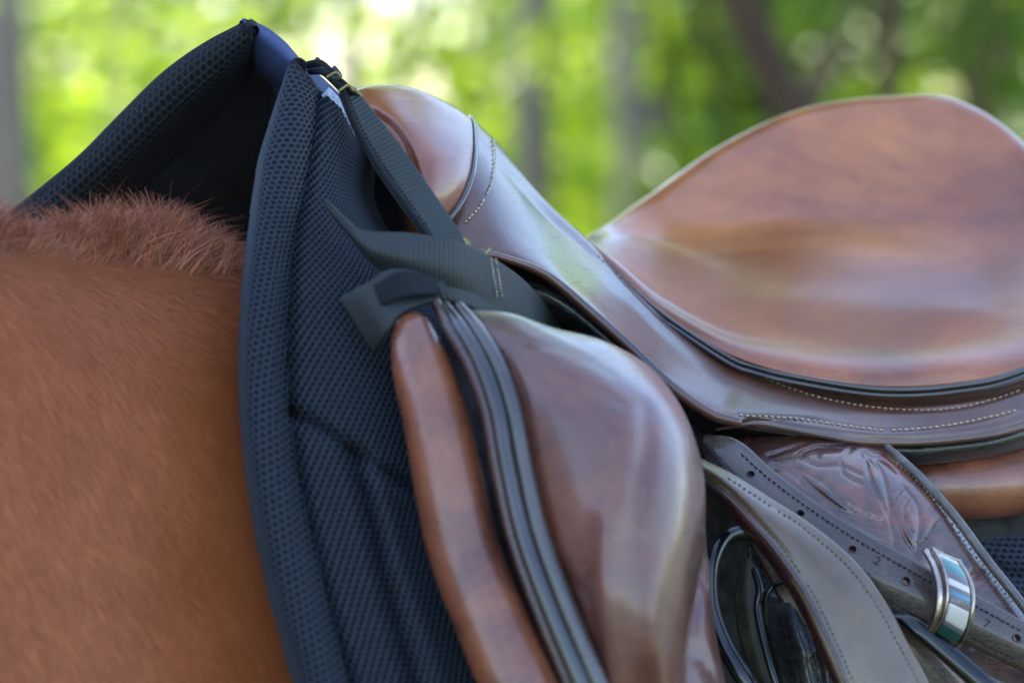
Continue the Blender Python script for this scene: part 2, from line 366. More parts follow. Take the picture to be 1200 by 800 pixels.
def leafcloud(centres, radii, counts, size, seed=0):
    """many single leaves (folded quads) gathered in uneven sprays"""
    r = np.random.default_rng(seed); V = []
    for c, rd, k in zip(centres, radii, counts):
        d = r.normal(size=(k, 3)); d /= np.linalg.norm(d, axis=1, keepdims=True); q = r.random(k)**.5
        p = np.array(c)+d*q[:, None]*np.array(rd)
        V.append(p)
    p = np.concatenate(V); n = len(p)
    a = r.normal(size=(n, 3)); a[:, 2] *= .5; a /= np.linalg.norm(a, axis=1, keepdims=True)
    b = np.cross(a, r.normal(size=(n, 3))); b /= np.linalg.norm(b, axis=1, keepdims=True)
    s = size*r.uniform(.6, 1.3, n)[:, None]; up = np.cross(a, b)
    v = np.stack([p-a*s, p+b*s*.45+up*s*.12, p+a*s, p-b*s*.45+up*s*.12], 1).reshape(-1, 3)
    return v, np.arange(4*n).reshape(n, 4)
def limb(pts, rads, seg=8):
    W = cr(np.array(pts, float), 5); r = cr(np.array(rads, float)[:, None], 5)[:, 0]; T = np.gradient(W, axis=0); T /= np.linalg.norm(T, axis=1, keepdims=True)
    V = []; u = np.array([1., .1, 0])
    for i in range(len(W)):
        u = u-(u@T[i])*T[i]; u /= np.linalg.norm(u); v = np.cross(T[i], u)
        for k in range(seg):
            a = 2*math.pi*k/seg; V.append(W[i]+max(r[i], .004)*(math.cos(a)*u+math.sin(a)*v)*(1+.08*math.sin(3*a+i)))
    F = [(i*seg+k, i*seg+(k+1) % seg, (i+1)*seg+(k+1) % seg, (i+1)*seg+k) for i in range(len(W)-1) for k in range(seg)]
    F.append(tuple(range((len(W)-1)*seg, len(W)*seg)))
    return V, F
def tree(name, label, trunk_pts, trunk_r, limbs, blobs, leaf, nleaf, mats, seed, cat='tree', group=None, leafsize=.055):
    base = np.array(trunk_pts[0], float); t = thing(name, label, cat, base, group)
    V, F = limb(trunk_pts, trunk_r, 12)
    for pts, rr in limbs:
        v, f = limb(pts, rr); F += [tuple(i+len(V) for i in q) for q in f]; V += v
    obj('trunk', V, F, mats[0], t)
    if blobs:
        vol = np.array([b[1]**2 if not hasattr(b[1], '__len__') else b[1][0]**2 for b in blobs]); k = np.maximum((nleaf*vol/vol.sum()).astype(int), 30)
        v, f = leafcloud([b[0] for b in blobs], [b[1] for b in blobs], k, leafsize, seed)
        obj('crown', v, f, leaf, t, smooth=False)
    return t
def autotree(label, px0, D, wpx, lean=0, mats=None, leaf=None, inview=(), nleaf=6000, seed=0, H=11, top_r=1.9, name='broadleaf_tree', fork=None, leafsize=.055):
    """trunk seen at bearing px0 and distance D; sprays (px,py,rpx,dD) that hang low enough to be seen; crown above"""
    r = random.Random(seed)
    k = .00025*D; mid = PD(px0, 60, D); base = np.array([mid[0]-lean*1.6, mid[1], 0]); rad = wpx*k/2
    top = np.array([mid[0]+lean*(H-1.6)*.6, mid[1]+.3, H])
    pts = [base, base*.5+mid*.5+np.array([.02, 0, 0]), mid, mid*.6+top*.4, top]
    limbs = []; blobs = []
    for px, py, rp, dD in inview:
        c = PD(px, py, D+dD); blobs.append((c, rp*.00025*(D+dD)))
        st = mid*.75+top*.25; limbs.append(([st, (st+c)/2+np.array([0, 0, .5]), c], [rad*.35, rad*.2, .012]))
    for i in range(9):
        a = i*2.4+seed; q = top+np.array([math.cos(a)*top_r, math.sin(a)*top_r, r.uniform(-3.2, .5)]); blobs.append((q, r.uniform(1.0, 1.7)))
        st = mid*.3+top*.7; limbs.append(([st, (st+q)/2+np.array([0, 0, .3]), q], [rad*.4, rad*.25, .02]))
    if fork: limbs.append(fork)
    return tree(name, label, pts, [rad*1.25, rad*1.05, rad, rad*.7, rad*.3], limbs, blobs, leaf, nleaf, mats, seed, leafsize=leafsize)
autotree('straight grey tree trunk at the left edge of the wood', 5, 12, 58, 0, (M_barkg,), M_leaf, [(-60, 10, 60, -.5)], 3500, 1)
autotree('bright spring green tree whose low leafy sprays hang behind the peak of the pad', 415, 15, 30, .06, (M_barkg,), M_leaf,
         [(225, 40, 95, -4), (330, 20, 90, -4), (150, 20, 60, -3), (215, 110, 50, -4), (110, 130, 38, -2), (430, 15, 60, -3), (300, 95, 55, -5), (120, 60, 30, -1), (60, 100, 35, 2), (75, 20, 45, 1), (480, 60, 40, -3)], 9000, 2)
autotree('slim grey tree behind the pommel with low sunlit branches', 625, 17, 44, .02, (M_barkg,), M_leaf,
         [(560, 35, 95, -5), (480, 70, 60, -5), (640, 30, 75, -4), (556, 108, 24, -6), (650, 80, 50, -2), (535, 90, 35, -5), (460, 100, 30, -4), (690, 20, 40, -3)], 7500, 3)
autotree('broad pale grey tree trunk in the middle of the wood', 755, 20, 78, -.02, (M_barkg,), M_leaf, [(700, 120, 35, 1), (820, 120, 40, 1), (830, 180, 30, 2), (820, 40, 35, 3)], 4500, 4)
fk = None
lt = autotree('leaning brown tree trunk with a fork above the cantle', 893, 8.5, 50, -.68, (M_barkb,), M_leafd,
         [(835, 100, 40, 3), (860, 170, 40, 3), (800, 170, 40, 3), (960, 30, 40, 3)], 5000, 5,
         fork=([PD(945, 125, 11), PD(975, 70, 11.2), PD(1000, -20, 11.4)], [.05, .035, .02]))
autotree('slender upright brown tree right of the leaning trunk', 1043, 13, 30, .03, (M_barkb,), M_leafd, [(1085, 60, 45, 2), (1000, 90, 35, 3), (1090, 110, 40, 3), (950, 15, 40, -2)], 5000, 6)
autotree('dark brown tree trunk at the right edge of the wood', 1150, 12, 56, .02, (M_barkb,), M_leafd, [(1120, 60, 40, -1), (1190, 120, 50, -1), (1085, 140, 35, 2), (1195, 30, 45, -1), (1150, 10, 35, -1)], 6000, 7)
# undergrowth and far canopy: one uncountable mass
cs = []; rs = []; ks = []
rr = random.Random(11)
for i in range(230):
    D = rr.uniform(24, 42); px = rr.uniform(-900, 2100); z = rr.choice([rr.uniform(0, 1.4), rr.uniform(2.2, 9), rr.uniform(3.5, 11)])
    p = PD(px, 400, D); p[2] = z; cs.append(p); rs.append(rr.uniform(.7, 1.6)); ks.append(330)
v, f = leafcloud(cs, rs, ks, .12, 5)
far = obj('distant_foliage', v, f, M_leaf, None, smooth=False); far['kind'] = 'stuff'; far['label'] = 'pale green blurred mass of leaves far back in the wood'; far['category'] = 'foliage'
cs = []; rs = []; ks = []
for i in range(150):
    D = rr.uniform(36, 60); px = rr.uniform(-900, 2100); p = PD(px, 400, D); p[2] = rr.uniform(.2, 12); cs.append(p); rs.append(rr.uniform(1.5, 3)); ks.append(300)
for i in range(60):
    D = rr.uniform(13, 24); px = rr.uniform(820, 1900); p = PD(px, 400, D); p[2] = rr.uniform(.1, 3.6); cs.append(p); rs.append(rr.uniform(.5, 1.0)); ks.append(350)
v, f = leafcloud(cs, rs, ks, .15, 6)
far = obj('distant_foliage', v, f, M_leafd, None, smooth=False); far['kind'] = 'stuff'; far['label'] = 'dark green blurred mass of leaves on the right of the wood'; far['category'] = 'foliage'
cs = []; rs = []; ks = []  # low ring of leaves added out of view to darken leather reflections
for i in range(200):
    a = rr.uniform(R(15), R(345)); D = rr.uniform(20, 34)
    if abs(math.sin(a)*D) < D*.0 : continue
    p = np.array([math.sin(a)*D, math.cos(a)*D, rr.uniform(.0, 2.0)])
    if abs(a-math.pi) > R(150): continue
    cs.append(p); rs.append(rr.uniform(1.2, 1.9)); ks.append(260)
v, f = leafcloud(cs, rs, ks, .16, 8)
far = obj('distant_foliage', v, f, M_leafd, None, smooth=False); far['kind'] = 'stuff'; far['label'] = 'unseen ring of green leaves added round the wood to darken reflections'; far['category'] = 'foliage'
# unseen tree, canopy put on the sun line to shade the horse (stands behind it, outside the frame)
HC = P(600, 400, 0); cc = HC+np.array(SUNV)*7.0
blobs = []
for i in range(26):
    a = i*2.399; q = .55*math.sqrt(i); u1 = np.cross(np.array(SUNV), [0, 0, 1.]); u1 /= np.linalg.norm(u1); u2 = np.cross(np.array(SUNV), u1)
    blobs.append((cc+u1*math.cos(a)*q+u2*math.sin(a)*q+np.array(SUNV)*rr.uniform(-.6, .6), .95))
tb = np.array([cc[0]-3.0, cc[1]+1.5, 0])
tree('shade_tree', 'tall tree whose canopy outside the picture shades the horse', [tb, tb+[.1, 0, 2.5], tb+[.4, -.2, 5], tb+[1.5, -.6, 6.5]], [.28, .24, .2, .12],
     [([tb+[.4, -.2, 4.6], (tb+cc)/2+np.array([0, 0, 2.4]), cc], [.14, .1, .03])], blobs, M_leafd, 26000, (M_barkb,), 9, leafsize=.1)

# ------------------------------------------------------------------ horse
def zpy(s, wd, py):
    z = 1.6
    for _ in range(8):
        p = Q(s, wd, z); _x, y, _o = project(p); z += (y-py)*.0005*.9
    return z
sl = [-1.15, -.85, -.6, -.45, -.33, -.22, -.1, 0, .15, .4, .8, 1.15, 1.35]
zc_known = {-.45: zpy(-.45, 0, 268), -.33: zpy(-.33, 0, 278), -.22: zpy(-.22, 0, 298), -.1: zpy(-.1, 0, 318)}
zc = [1.9, 1.76, 1.665, zc_known[-.45], zc_known[-.33], zc_known[-.22], zc_known[-.1], 1.575, 1.55, 1.53, 1.56, 1.50, 1.30]
secN = np.array([(0, 0), (.022, .006), (.04, .028), (.054, .07), (.07, .14), (.086, .22), (.105, .32), (.11, .43), (.07, .53), (0, .56)])
secB = np.array([(0, 0), (.04, .012), (.08, .045), (.12, .10), (.165, .18), (.21, .28), (.25, .39), (.25, .55), (.15, .66), (0, .69)])
mixf = [0, 0, 0, .1, .22, .30, .40, .75, .95, 1, 1, .9, .35]
rows = []
for s_, z_, m_ in zip(sl, zc, mixf):
    sec = secN*(1-m_)+secB*m_
    near = [Q(s_, a, z_-b) for a, b in sec]; farp = [Q(s_, -a, z_-b) for a, b in sec[1:-1]][::-1]
    rows.append(near+farp+[near[0]])
ctl = np.array(rows)
Gh = cr(ctl, 8, 0)
ring = ctl.shape[1]-1
# periodic interpolation around the section
ext = np.concatenate([Gh[:, -2:-1], Gh[:, :ring+1], Gh[:, 1:2]], 1)
cols = []
for j in range(ring):
    p0, p1, p2, p3 = ext[:, j], ext[:, j+1], ext[:, j+2], ext[:, j+3]
    for k in range(6):
        t = k/6; cols.append(.5*((2*p1)+(-p0+p2)*t+(2*p0-5*p1+4*p2-p3)*t*t+(-p0+3*p1-3*p2+p3)*t**3))
Gh = np.stack(cols, 1); nr, nc = Gh.shape[:2]
F = [(i*nc+j, i*nc+(j+1) % nc, (i+1)*nc+(j+1) % nc, (i+1)*nc+j) for i in range(nr-1) for j in range(nc)]
F += [tuple(range(nc-1, -1, -1)), tuple((nr-1)*nc+j for j in range(nc))]
horse = thing('horse', 'chestnut horse with short bristly mane, seen at the withers in front of the pad', 'horse', Q(0, 0, 0))
obj('body', Gh.reshape(-1, 3), F, M_coat, horse)
# short coat hairs over the near shoulder
Ng = gnorm(np.concatenate([Gh, Gh[:, :1]], 1))[:, :-1]
ctr = Gh.mean(1, keepdims=True)
if ((Ng*(Gh-ctr)).sum(-1).mean()) < 0: Ng = -Ng
def hairs(name, roots, dirs, norms, length, width, mat, parent, segs=3, droop=.3, seed=1, curl=.15):
    r = np.random.default_rng(seed); n = len(roots); d = dirs/np.linalg.norm(dirs, axis=1, keepdims=True)
    side = np.cross(d, norms); side /= np.linalg.norm(side, axis=1, keepdims=True)+1e-9
    bend = side*r.normal(0, curl, (n, 1))+norms*r.normal(0, curl, (n, 1))
    V = np.zeros((n, segs+1, 2, 3))
    for k in range(segs+1):
        t = k/segs; c = roots+d*(length*t)[:, None]+bend*(length*t*t)[:, None]; c[:, 2] -= length*t*t*droop
        wv = side*(width*(1-t*.85)/2)[:, None]
        V[:, k, 0] = c-wv; V[:, k, 1] = c+wv
    i = (np.arange(n)*(segs+1)*2)[:, None]; F = []
    for k in range(segs):
        a = i+2*k; F.append(np.concatenate([a, a+1, a+3, a+2], 1))
    o = obj(name, V.reshape(-1, 3), np.concatenate(F), mat, parent); o['kind'] = 'stuff'; return o
ii = rng.integers(0, nr-1, 1500000); jj = rng.integers(0, 42, 1500000); fu = rng.random((1500000, 2, 1))
Hp = Gh[ii, jj]*(1-fu[:, 0])*(1-fu[:, 1])+Gh[ii+1, jj]*fu[:, 0]*(1-fu[:, 1])+Gh[ii, jj+1]*(1-fu[:, 0])*fu[:, 1]+Gh[ii+1, jj+1]*fu[:, 0]*fu[:, 1]
hx, hy, ho = project(Hp); keep = (hx > -700) & (hx < 400) & (hy < 860) & (hy > 230)
Hp = Hp[keep][:140000]; Hn = Ng[ii, jj][keep][:140000]
flow = 0.75*SV*.7+np.array([0, 0, -1.0]); fd = flow-(Hn@flow)[:, None]*Hn; fd += Hn*.10*np.linalg.norm(fd, axis=1, keepdims=True)+rng.normal(0, .12, fd.shape)
hairs('coat_hair', Hp, fd, Hn, rng.uniform(.006, .012, len(Hp)), np.full(len(Hp), .00025), M_fur, horse, 2, .0, 3)
# mane: clumped upright bristles along the crest
nm = 30000
sm = rng.uniform(-.62, -.085, nm); clump = np.round(sm/.014+.3*np.sin(sm*130))*.014; pull = rng.uniform(.25, .95, nm)
wm = rng.normal(0, .0095, nm); wm = np.clip(wm, -.022, .026)
zz = np.interp(sm, sl, zc)
roots = np.array([Q(a, b, c-.004-abs(b)*.35) for a, b, c in zip(sm, wm, zz)])
L0 = np.interp(sm, [-.62, -.42, -.35, -.3, -.22, -.16, -.1], [.072, .064, .041, .030, .033, .026, .012])
hgt = L0*rng.uniform(.55, 1.12, nm)*(1+.32*np.sin(clump*411)+.22*np.sin(clump*1130+1))*np.where(rng.random(nm) < .02, 1.25, 1)
dirs = np.array([0, 0, 1.0])+SV*(.28+.35*np.sin(sm*60)*.6)[:, None]+NV*(wm*16)[:, None]+SV*((clump-sm)*pull*26)[:, None]+rng.normal(0, .12, (nm, 3))
nrm = np.tile(-FW, (nm, 1)); hairs('mane', roots, dirs, nrm, hgt, np.full(nm, .00062), M_mane, horse, 5, .22, 4, .34)
# pale fleck of dried sweat on the shoulder is left to the coat

# ------------------------------------------------------------------ saddle pad
pad = thing('saddle_pad', 'navy mesh saddle pad peaked up over the withers', 'saddle pad', P(330, 400, -.15))
def net(name, patch, mat, parent, cell=.0042, lift=.0012, rowh=.0036, hole=.34, rot=0.0, ur=(0, 1), longer=1.05):
    """perforated spacer fabric: every opening a real hole in the net, staggered row by row, lattice turned by rot"""
    G = patch.G; N = patch.N; G0 = patch.G0; nr, nc = G.shape[:2]
    j0, j1 = int(ur[0]*(nc-1)), int(ur[1]*(nc-1))
    seg = np.linalg.norm(np.diff(G0, axis=1), axis=2); S = np.concatenate([np.zeros((nr, 1)), np.cumsum(seg, 1)], 1); S -= S[:, j0:j0+1]
    rl = np.concatenate([[0], np.cumsum(np.linalg.norm(np.diff(G0, axis=0), axis=2).mean(1))])
    ca, sa = math.cos(rot), math.sin(rot)
    def loc(a, b): return a*ca-b*sa, a*sa+b*ca
    wm, hm = S[:, j1].max(), rl[-1]; Sc = S
    def frac(x, y):
        v = np.interp(y, rl, np.arange(nr)); i = np.minimum(v.astype(int), nr-2); return v, i, v-i
    # candidate cells
    R_ = math.hypot(wm, hm); A = int(R_/cell)+2; Bn = int(R_/rowh)+2
    jj, ii = np.meshgrid(np.arange(-Bn, Bn), np.arange(-A, A), indexing='ij'); jj = jj.ravel(); ii = ii.ravel()
    cx, cy = (2*ii+jj % 2+1)*cell/2, (2*jj+1)*rowh/2; X, Y = loc(cx, cy)
    mg = cell*.62
    W1 = np.interp(Y, rl, S[:, j1])
    ok = (X > mg*.6) & (X < W1-mg*.6) & (Y > mg) & (Y < hm-mg); jj = jj[ok]; ii = ii[ok]; cx = cx[ok]; cy = cy[ok]
    def pts(x, y, dn):
        X, Y = loc(x, y); v, i, f = frac(X, Y); out = []
        for k in (0, 1):
            row = i+k; Sr = Sc[row]                      # (n, nc)
            j = np.clip((Sr <= X[:, None]).sum(1)-1, 0, nc-2); a0 = Sr[np.arange(len(j)), j]; a1 = Sr[np.arange(len(j)), j+1]
            g_ = ((X-a0)/(a1-a0+1e-12))[:, None]
            out.append((G[row, j]*(1-g_)+G[row, j+1]*g_, N[row, j]*(1-g_)+N[row, j+1]*g_))
        f = f[:, None]
        p = out[0][0]*(1-f)+out[1][0]*f; n_ = out[0][1]*(1-f)+out[1][1]*f
        return p+n_*(lift-dn)
    a = 2*ii+jj % 2; b = 2*jj
    ring = np.stack([np.stack([a+da, b+db], 1) for da, db in ((0, 0), (1, 0), (2, 0), (2, 1), (2, 2), (1, 2), (0, 2), (0, 1))], 1)   # n,8,2
    uq, inv = np.unique(ring.reshape(-1, 2), axis=0, return_inverse=True); inv = inv.reshape(-1, 8)
    Vo = pts(uq[:, 0]*cell/2, uq[:, 1]*rowh/2, 0)
    ang = math.pi*(-.75+np.arange(8)*.25)
    hx = (cx[:, None]+hole*cell*np.cos(ang)*longer).ravel(); hy = (cy[:, None]+hole*rowh*np.sin(ang)).ravel()
    Vi = pts(hx, hy, .0009); st = len(Vo)+np.arange(len(ii)*8).reshape(-1, 8)
    F = np.stack([inv, np.roll(inv, -1, 1), np.roll(st, -1, 1), st], -1).reshape(-1, 4)
    if patch.flip: F = F[:, ::-1]
    o = obj(name, np.concatenate([Vo, Vi]), np.ascontiguousarray(F), mat, parent); o['kind'] = 'stuff'; return o
seams = groove([[(372, 105), (368, 150), (355, 230), (343, 300), (338, 400), (341, 480), (352, 560), (375, 660), (410, 800), (440, 900)]], .010, 9)
seam2 = groove([[(343, 484), (380, 505), (440, 545), (510, 585)]], .011, 9)
seam3 = groove([[(412, 532), (432, 600), (452, 690), (482, 800), (500, 880)]], .016, 10)
seam4 = groove([[(440, 545), (462, 640), (492, 730), (522, 820)]], -.006, 12)
NR = [ # left rim outwards to the part hidden by the saddle; y going down
 [(341, 74, -.088), (343, 72, -.098), (356, 84, -.100), (372, 104, -.088), (392, 122, -.08), (408, 138, -.06), (420, 150, -.02)],
 [(322, 130, -.102), (328, 128, -.124), (347, 132, -.128), (368, 146, -.108), (396, 158, -.098), (420, 176, -.06), (438, 192, .01)],
 [(304, 190, -.122), (312, 190, -.150), (334, 195, -.154), (359, 208, -.130), (392, 218, -.118), (420, 230, -.07), (440, 244, .02)],
 [(293, 265, -.148), (302, 266, -.178), (323, 270, -.181), (347, 278, -.154), (395, 285, -.148), (440, 295, -.12), (480, 310, -.04)],
 [(284, 350, -.176), (294, 352, -.205), (316, 355, -.207), (339, 360, -.178), (400, 365, -.182), (455, 375, -.17), (515, 385, -.13)],
 [(281, 450, -.196), (292, 452, -.226), (316, 454, -.228), (339, 458, -.200), (400, 460, -.206), (465, 465, -.195), (530, 470, -.16)],
 [(290, 560, -.218), (302, 560, -.247), (328, 560, -.249), (353, 560, -.220), (415, 560, -.224), (485, 560, -.212), (560, 560, -.18)],
 [(311, 675, -.236), (324, 674, -.264), (350, 672, -.266), (378, 670, -.238), (445, 668, -.240), (515, 666, -.228), (590, 665, -.2)],
 [(345, 800, -.252), (358, 799, -.280), (385, 798, -.283), (412, 797, -.254), (480, 795, -.256), (550, 793, -.245), (630, 792, -.22)],
 [(385, 930, -.268), (398, 930, -.296), (425, 930, -.298), (452, 930, -.27), (525, 930, -.27), (600, 930, -.26), (680, 930, -.24)]]
for r_ in NR[1:]:
    o3 = r_[2][2]+.011; dd = o3-r_[3][2]; r_[3] = (r_[3][0], r_[3][1], o3); r_[4] = (r_[4][0], r_[4][1], r_[4][2]+dd*.55); r_[5] = (r_[5][0], r_[5][1], r_[5][2]+dd*.2)
def puff(px, py):
    """quilting fullness of the right field"""
    f = np.clip((px-345)/30, 0, 1)*np.clip((py-150)/80, 0, 1)
    return -.004*f
pn = Patch(NR, 22, 14, [seams, seam2, seam3, seam4, puff])
pn.build('near_panel', M_netback, pad, .009)
net('perforated_mesh', pn, M_net, pad, .0042, .0012, .0036, .375, R(-24), (0, .5))
net('perforated_mesh', pn, M_net, pad, .0037, .0012, .0035, .37, R(-62), (.5, 1), 1.3)
FR = [
 [(288, 24, -.085), (240, 50, -.075), (190, 86, -.066), (140, 135, -.057), (95, 181, -.05), (50, 220, -.042), (5, 255, -.036), (-60, 310, -.03)],
 [(289, 32, -.096), (247, 62, -.086), (199, 100, -.077), (151, 148, -.068), (106, 194, -.06), (62, 234, -.05), (18, 270, -.045), (-45, 325, -.04)],
 [(294, 50, -.092), (262, 84, -.082), (220, 122, -.072), (173, 168, -.063), (128, 212, -.055), (84, 254, -.045), (40, 292, -.04), (-25, 345, -.035)],
 [(303, 66, -.072), (278, 106, -.062), (240, 146, -.052), (194, 190, -.043), (150, 232, -.035), (106, 274, -.025), (60, 314, -.02), (0, 365, -.015)],
 [(318, 78, -.035), (310, 120, -.03), (275, 165, -.02), (228, 212, -.012), (180, 258, -.005), (135, 300, .005), (90, 340, .01), (30, 385, .012)]]
for c_ in range(8):
    for k_, f_ in ((2, .12), (3, .26), (4, .34)):
        a_ = np.array(FR[k_][c_]); b_ = np.array(FR[0][c_]); q_ = a_*(1-f_)+b_*f_; q_[2] = a_[2]; FR[k_][c_] = tuple(q_)
pf = Patch(FR, 8, 8); pf.build('far_panel', M_netback, pad, .009)
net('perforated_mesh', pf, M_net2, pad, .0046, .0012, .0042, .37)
IR = [
 [(300, 66, -.06), (278, 108, -.052), (240, 148, -.042), (194, 192, -.033), (150, 234, -.025), (106, 276, -.015), (60, 320, -.01)],
 [(322, 84, -.03), (322, 130, -.018), (292, 172, -.006), (250, 215, .0), (205, 255, .008), (160, 300, .012), (110, 345, .015)],
 [(345, 100, -.005), (350, 155, .01), (335, 205, .022), (300, 250, .03), (260, 290, .03), (215, 330, .03), (160, 370, .03)],
 [(380, 120, .02), (395, 190, .03), (390, 250, .04), (370, 300, .045), (330, 335, .045), (270, 370, .045), (200, 400, .045)]]
IR[0] = [(q_[0]+1, q_[1]-1, q_[2]+.002) for q_ in FR[4][:7]]
pi = Patch(IR, 8, 8, groove([[(190, 185), (240, 190), (290, 230), (330, 240)]], .004, 7))
pi.build('wither_lining', M_black, pad, .006)  # black cloth, spread forward to stand for shadow on the mesh too
BR = [
 [(289, 23, -.083), (310, 31, -.079), (334, 49, -.075), (353, 70, -.072), (369, 92, -.068), (390, 115, -.055), (408, 135, -.045), (428, 158, -.03)],
 [(286, 27, -.09), (303, 42, -.088), (326, 60, -.086), (342, 76, -.085), (362, 96, -.080), (382, 119, -.066), (402, 142, -.056), (420, 165, -.04)],
 [(289, 44, -.075), (298, 66, -.07), (314, 82, -.068), (334, 96, -.068), (352, 110, -.068), (372, 130, -.062), (392, 152, -.05), (410, 175, -.04)],
 [(291, 62, -.04), (302, 86, -.035), (318, 100, -.03), (336, 112, -.03), (352, 124, -.03), (372, 142, -.03), (390, 162, -.03), (405, 185, -.03)]]
for r_ in BR[:1]:
    r_[4] = (372, 86, -.068); r_[5] = (394, 107, -.055); r_[6] = (412, 128, -.045)
pb = Patch(BR, 6, 6); pb.build('spine_binding', M_blue, pad, .004)
TG = [[(386, 103, -.079), (400, 118, -.073), (412, 134, -.067), (424, 150, -.06)], [(378, 112, -.085), (391, 127, -.08), (404, 142, -.074), (416, 158, -.068)]]
Patch(TG, 8, 6).build('woven_tag', M_tagw, pad, .001)
VO = [[(360, 130, .0), (420, 150, .02), (470, 180, .04), (520, 220, .05)], [(370, 220, .0), (430, 240, .02), (480, 260, .03), (540, 290, .03)], [(380, 340, -.08), (440, 350, -.07), (500, 360, -.05), (560, 370, -.04)]]
Patch(VO, 6, 6).build('gap_shade_sheet', M_black, pad, .004)  # black sheet put in as the shade between pad and pommel
# webbing
def web(name, A, B, mat=None, t=.0022, mid=None, parent=pad, label=None, nr=6, nc=8, wavescale=2100):
    rows = [A, B] if mid is None else [A, mid, B]
    p = Patch(rows, nr, nc); o = p.build(name, mat or M_web, parent, t)
    G = p.G; nrr, ncc = G.shape[:2]; S = np.concatenate([[0], np.cumsum(np.linalg.norm(np.diff(G.mean(0), axis=0), axis=1))])
    wd = np.linalg.norm(G[-1]-G[0], axis=1).mean()
    me = o.data; l = me.uv_layers.new(name='UVMap'); vi = np.zeros(len(me.loops), np.int32); me.loops.foreach_get('vertex_index', vi)
    uvv = np.zeros((len(me.vertices), 2)); top = np.stack([np.tile(S, nrr), np.repeat(np.linspace(0, wd, nrr), ncc)], 1)*wavescale/20
    uvv[:nrr*ncc] = top; uvv[-nrr*ncc:] = top
    l.data.foreach_set('uv', uvv[vi].astype(np.float32).ravel())
    if label: o['label'] = label
    return p
sA = web('webbing_strap', [(416, 103, -.085), (440, 134, -.095), (475, 180, -.11), (510, 230, -.125), (548, 285, -.135)],
    [(400, 110, -.095), (416, 150, -.108), (441, 195, -.122), (472, 240, -.138), (508, 288, -.148)], label='grey webbing strap running down from the pad peak')
tube('strap_edge_braid', [(402, 108, -.099), (417, 148, -.112), (442, 193, -.126), (473, 238, -.142), (506, 283, -.151)], 3.4, M_black, pad, 8, 8)
stitches('strap_edge_stitching', sA, [(406, 112), (421, 147), (446, 190), (477, 235), (508, 280)], M_thread_d, pad, 5, 3.4, 1.6, .0012)
sB = web('webbing_strap', [(379, 234, -.170), (404, 258, -.192), (428, 271, -.200), (480, 274, -.200), (540, 285, -.185), (592, 312, -.140), (630, 345, -.085), (670, 400, -.01)],
    [(381, 243, -.165), (411, 280, -.186), (440, 313, -.197), (482, 333, -.198), (540, 354, -.185), (592, 385, -.150), (625, 415, -.10), (660, 460, -.02)],
    mid=[(381, 242, -.172), (408, 272, -.194), (434, 293, -.205), (481, 304, -.206), (540, 320, -.190), (592, 348, -.148), (628, 380, -.095), (665, 430, -.015)], label='grey webbing loop crossing in front of the pommel')
for dx in (0, 6):
    stitches('bar_tack', sB, [(574+dx, 303), (578+dx, 325), (582+dx, 350)], M_thread, pad, 4.2, 3.6, .8, .0006)
web('webbing_tab', [(399, 351, -.214), (430, 333, -.222), (462, 316, -.215), (520, 322, -.19)], [(436, 410, -.222), (452, 385, -.232), (472, 362, -.23), (520, 345, -.21)], t=.003, mat=M_tab,
    label='wide dark webbing tab folded over the panel top')
web('webbing_tab', [(440, 334, -.226), (470, 318, -.222), (510, 325, -.21)], [(447, 355, -.230), (478, 344, -.230), (515, 342, -.216)], t=.002, mat=M_black, label='dark folded end of the webbing tab')
web('webbing_strap', [(498, 336, -.214), (530, 338, -.212), (565, 350, -.2), (620, 385, -.18)], [(505, 350, -.212), (535, 353, -.212), (570, 366, -.2), (615, 398, -.18)], label='black edge strap under the webbing loop')
tube('cord', [(362, 76, -.075), (375, 75, -.085), (388, 86, -.092), (403, 100, -.096), (414, 108, -.09), (424, 120, -.085)], [4.5, 5, 5, 4.6, 4, 3], M_black, pad, 6, 10)
tube('cord', [(364, 84, -.085), (378, 84, -.096), (392, 96, -.1), (402, 108, -.1), (408, 122, -.1)], [4, 4.6, 4.4, 4, 3], M_black, pad, 6, 10)
tube('cord', [(372, 70, -.08), (386, 90, -.098), (398, 90, -.1), (392, 80, -.09)], [3, 3.4, 3.2, 3], M_web, pad, 6, 10)
for q in ([(384, 90, -.104), (394, 85, -.104), (400, 92, -.1)], [(398, 106, -.108), (408, 100, -.104), (413, 106, -.1)], [(412, 103, -.1), (424, 112, -.098)]):
    tube('yellow_stitch', q, 1.5, M_yell, pad, 5, 6)
for q in ([(544, 280, -.142), (547, 286, -.146), (545, 291, -.146)], [(546, 281, -.14), (550, 286, -.142), (549, 290, -.142)], [(566, 300, -.12), (574, 292, -.11)]):
    tube('yellow_stitch', q, 1.8, M_yell, pad, 5, 6)
# rear of the pad, seen behind the flap
RP = [[(1040, 585, .045), (1120, 590, .045), (1200, 592, .055), (1320, 585, .08)], [(1060, 640, .02), (1140, 645, .02), (1220, 648, .03), (1340, 640, .06)],
      [(1080, 720, .0), (1160, 725, .0), (1240, 728, .01), (1360, 720, .04)], [(1100, 860, -.02), (1180, 860, -.02), (1260, 860, -.01), (1380, 860, .02)]]
prr = Patch(RP, 8, 8, groove([[(1130, 655), (1200, 680), (1260, 700)]], .008, 10)); prr.build('rear_panel', M_netback, pad, .009); net('perforated_mesh', prr, M_net, pad, .0048, .0012, .0042)

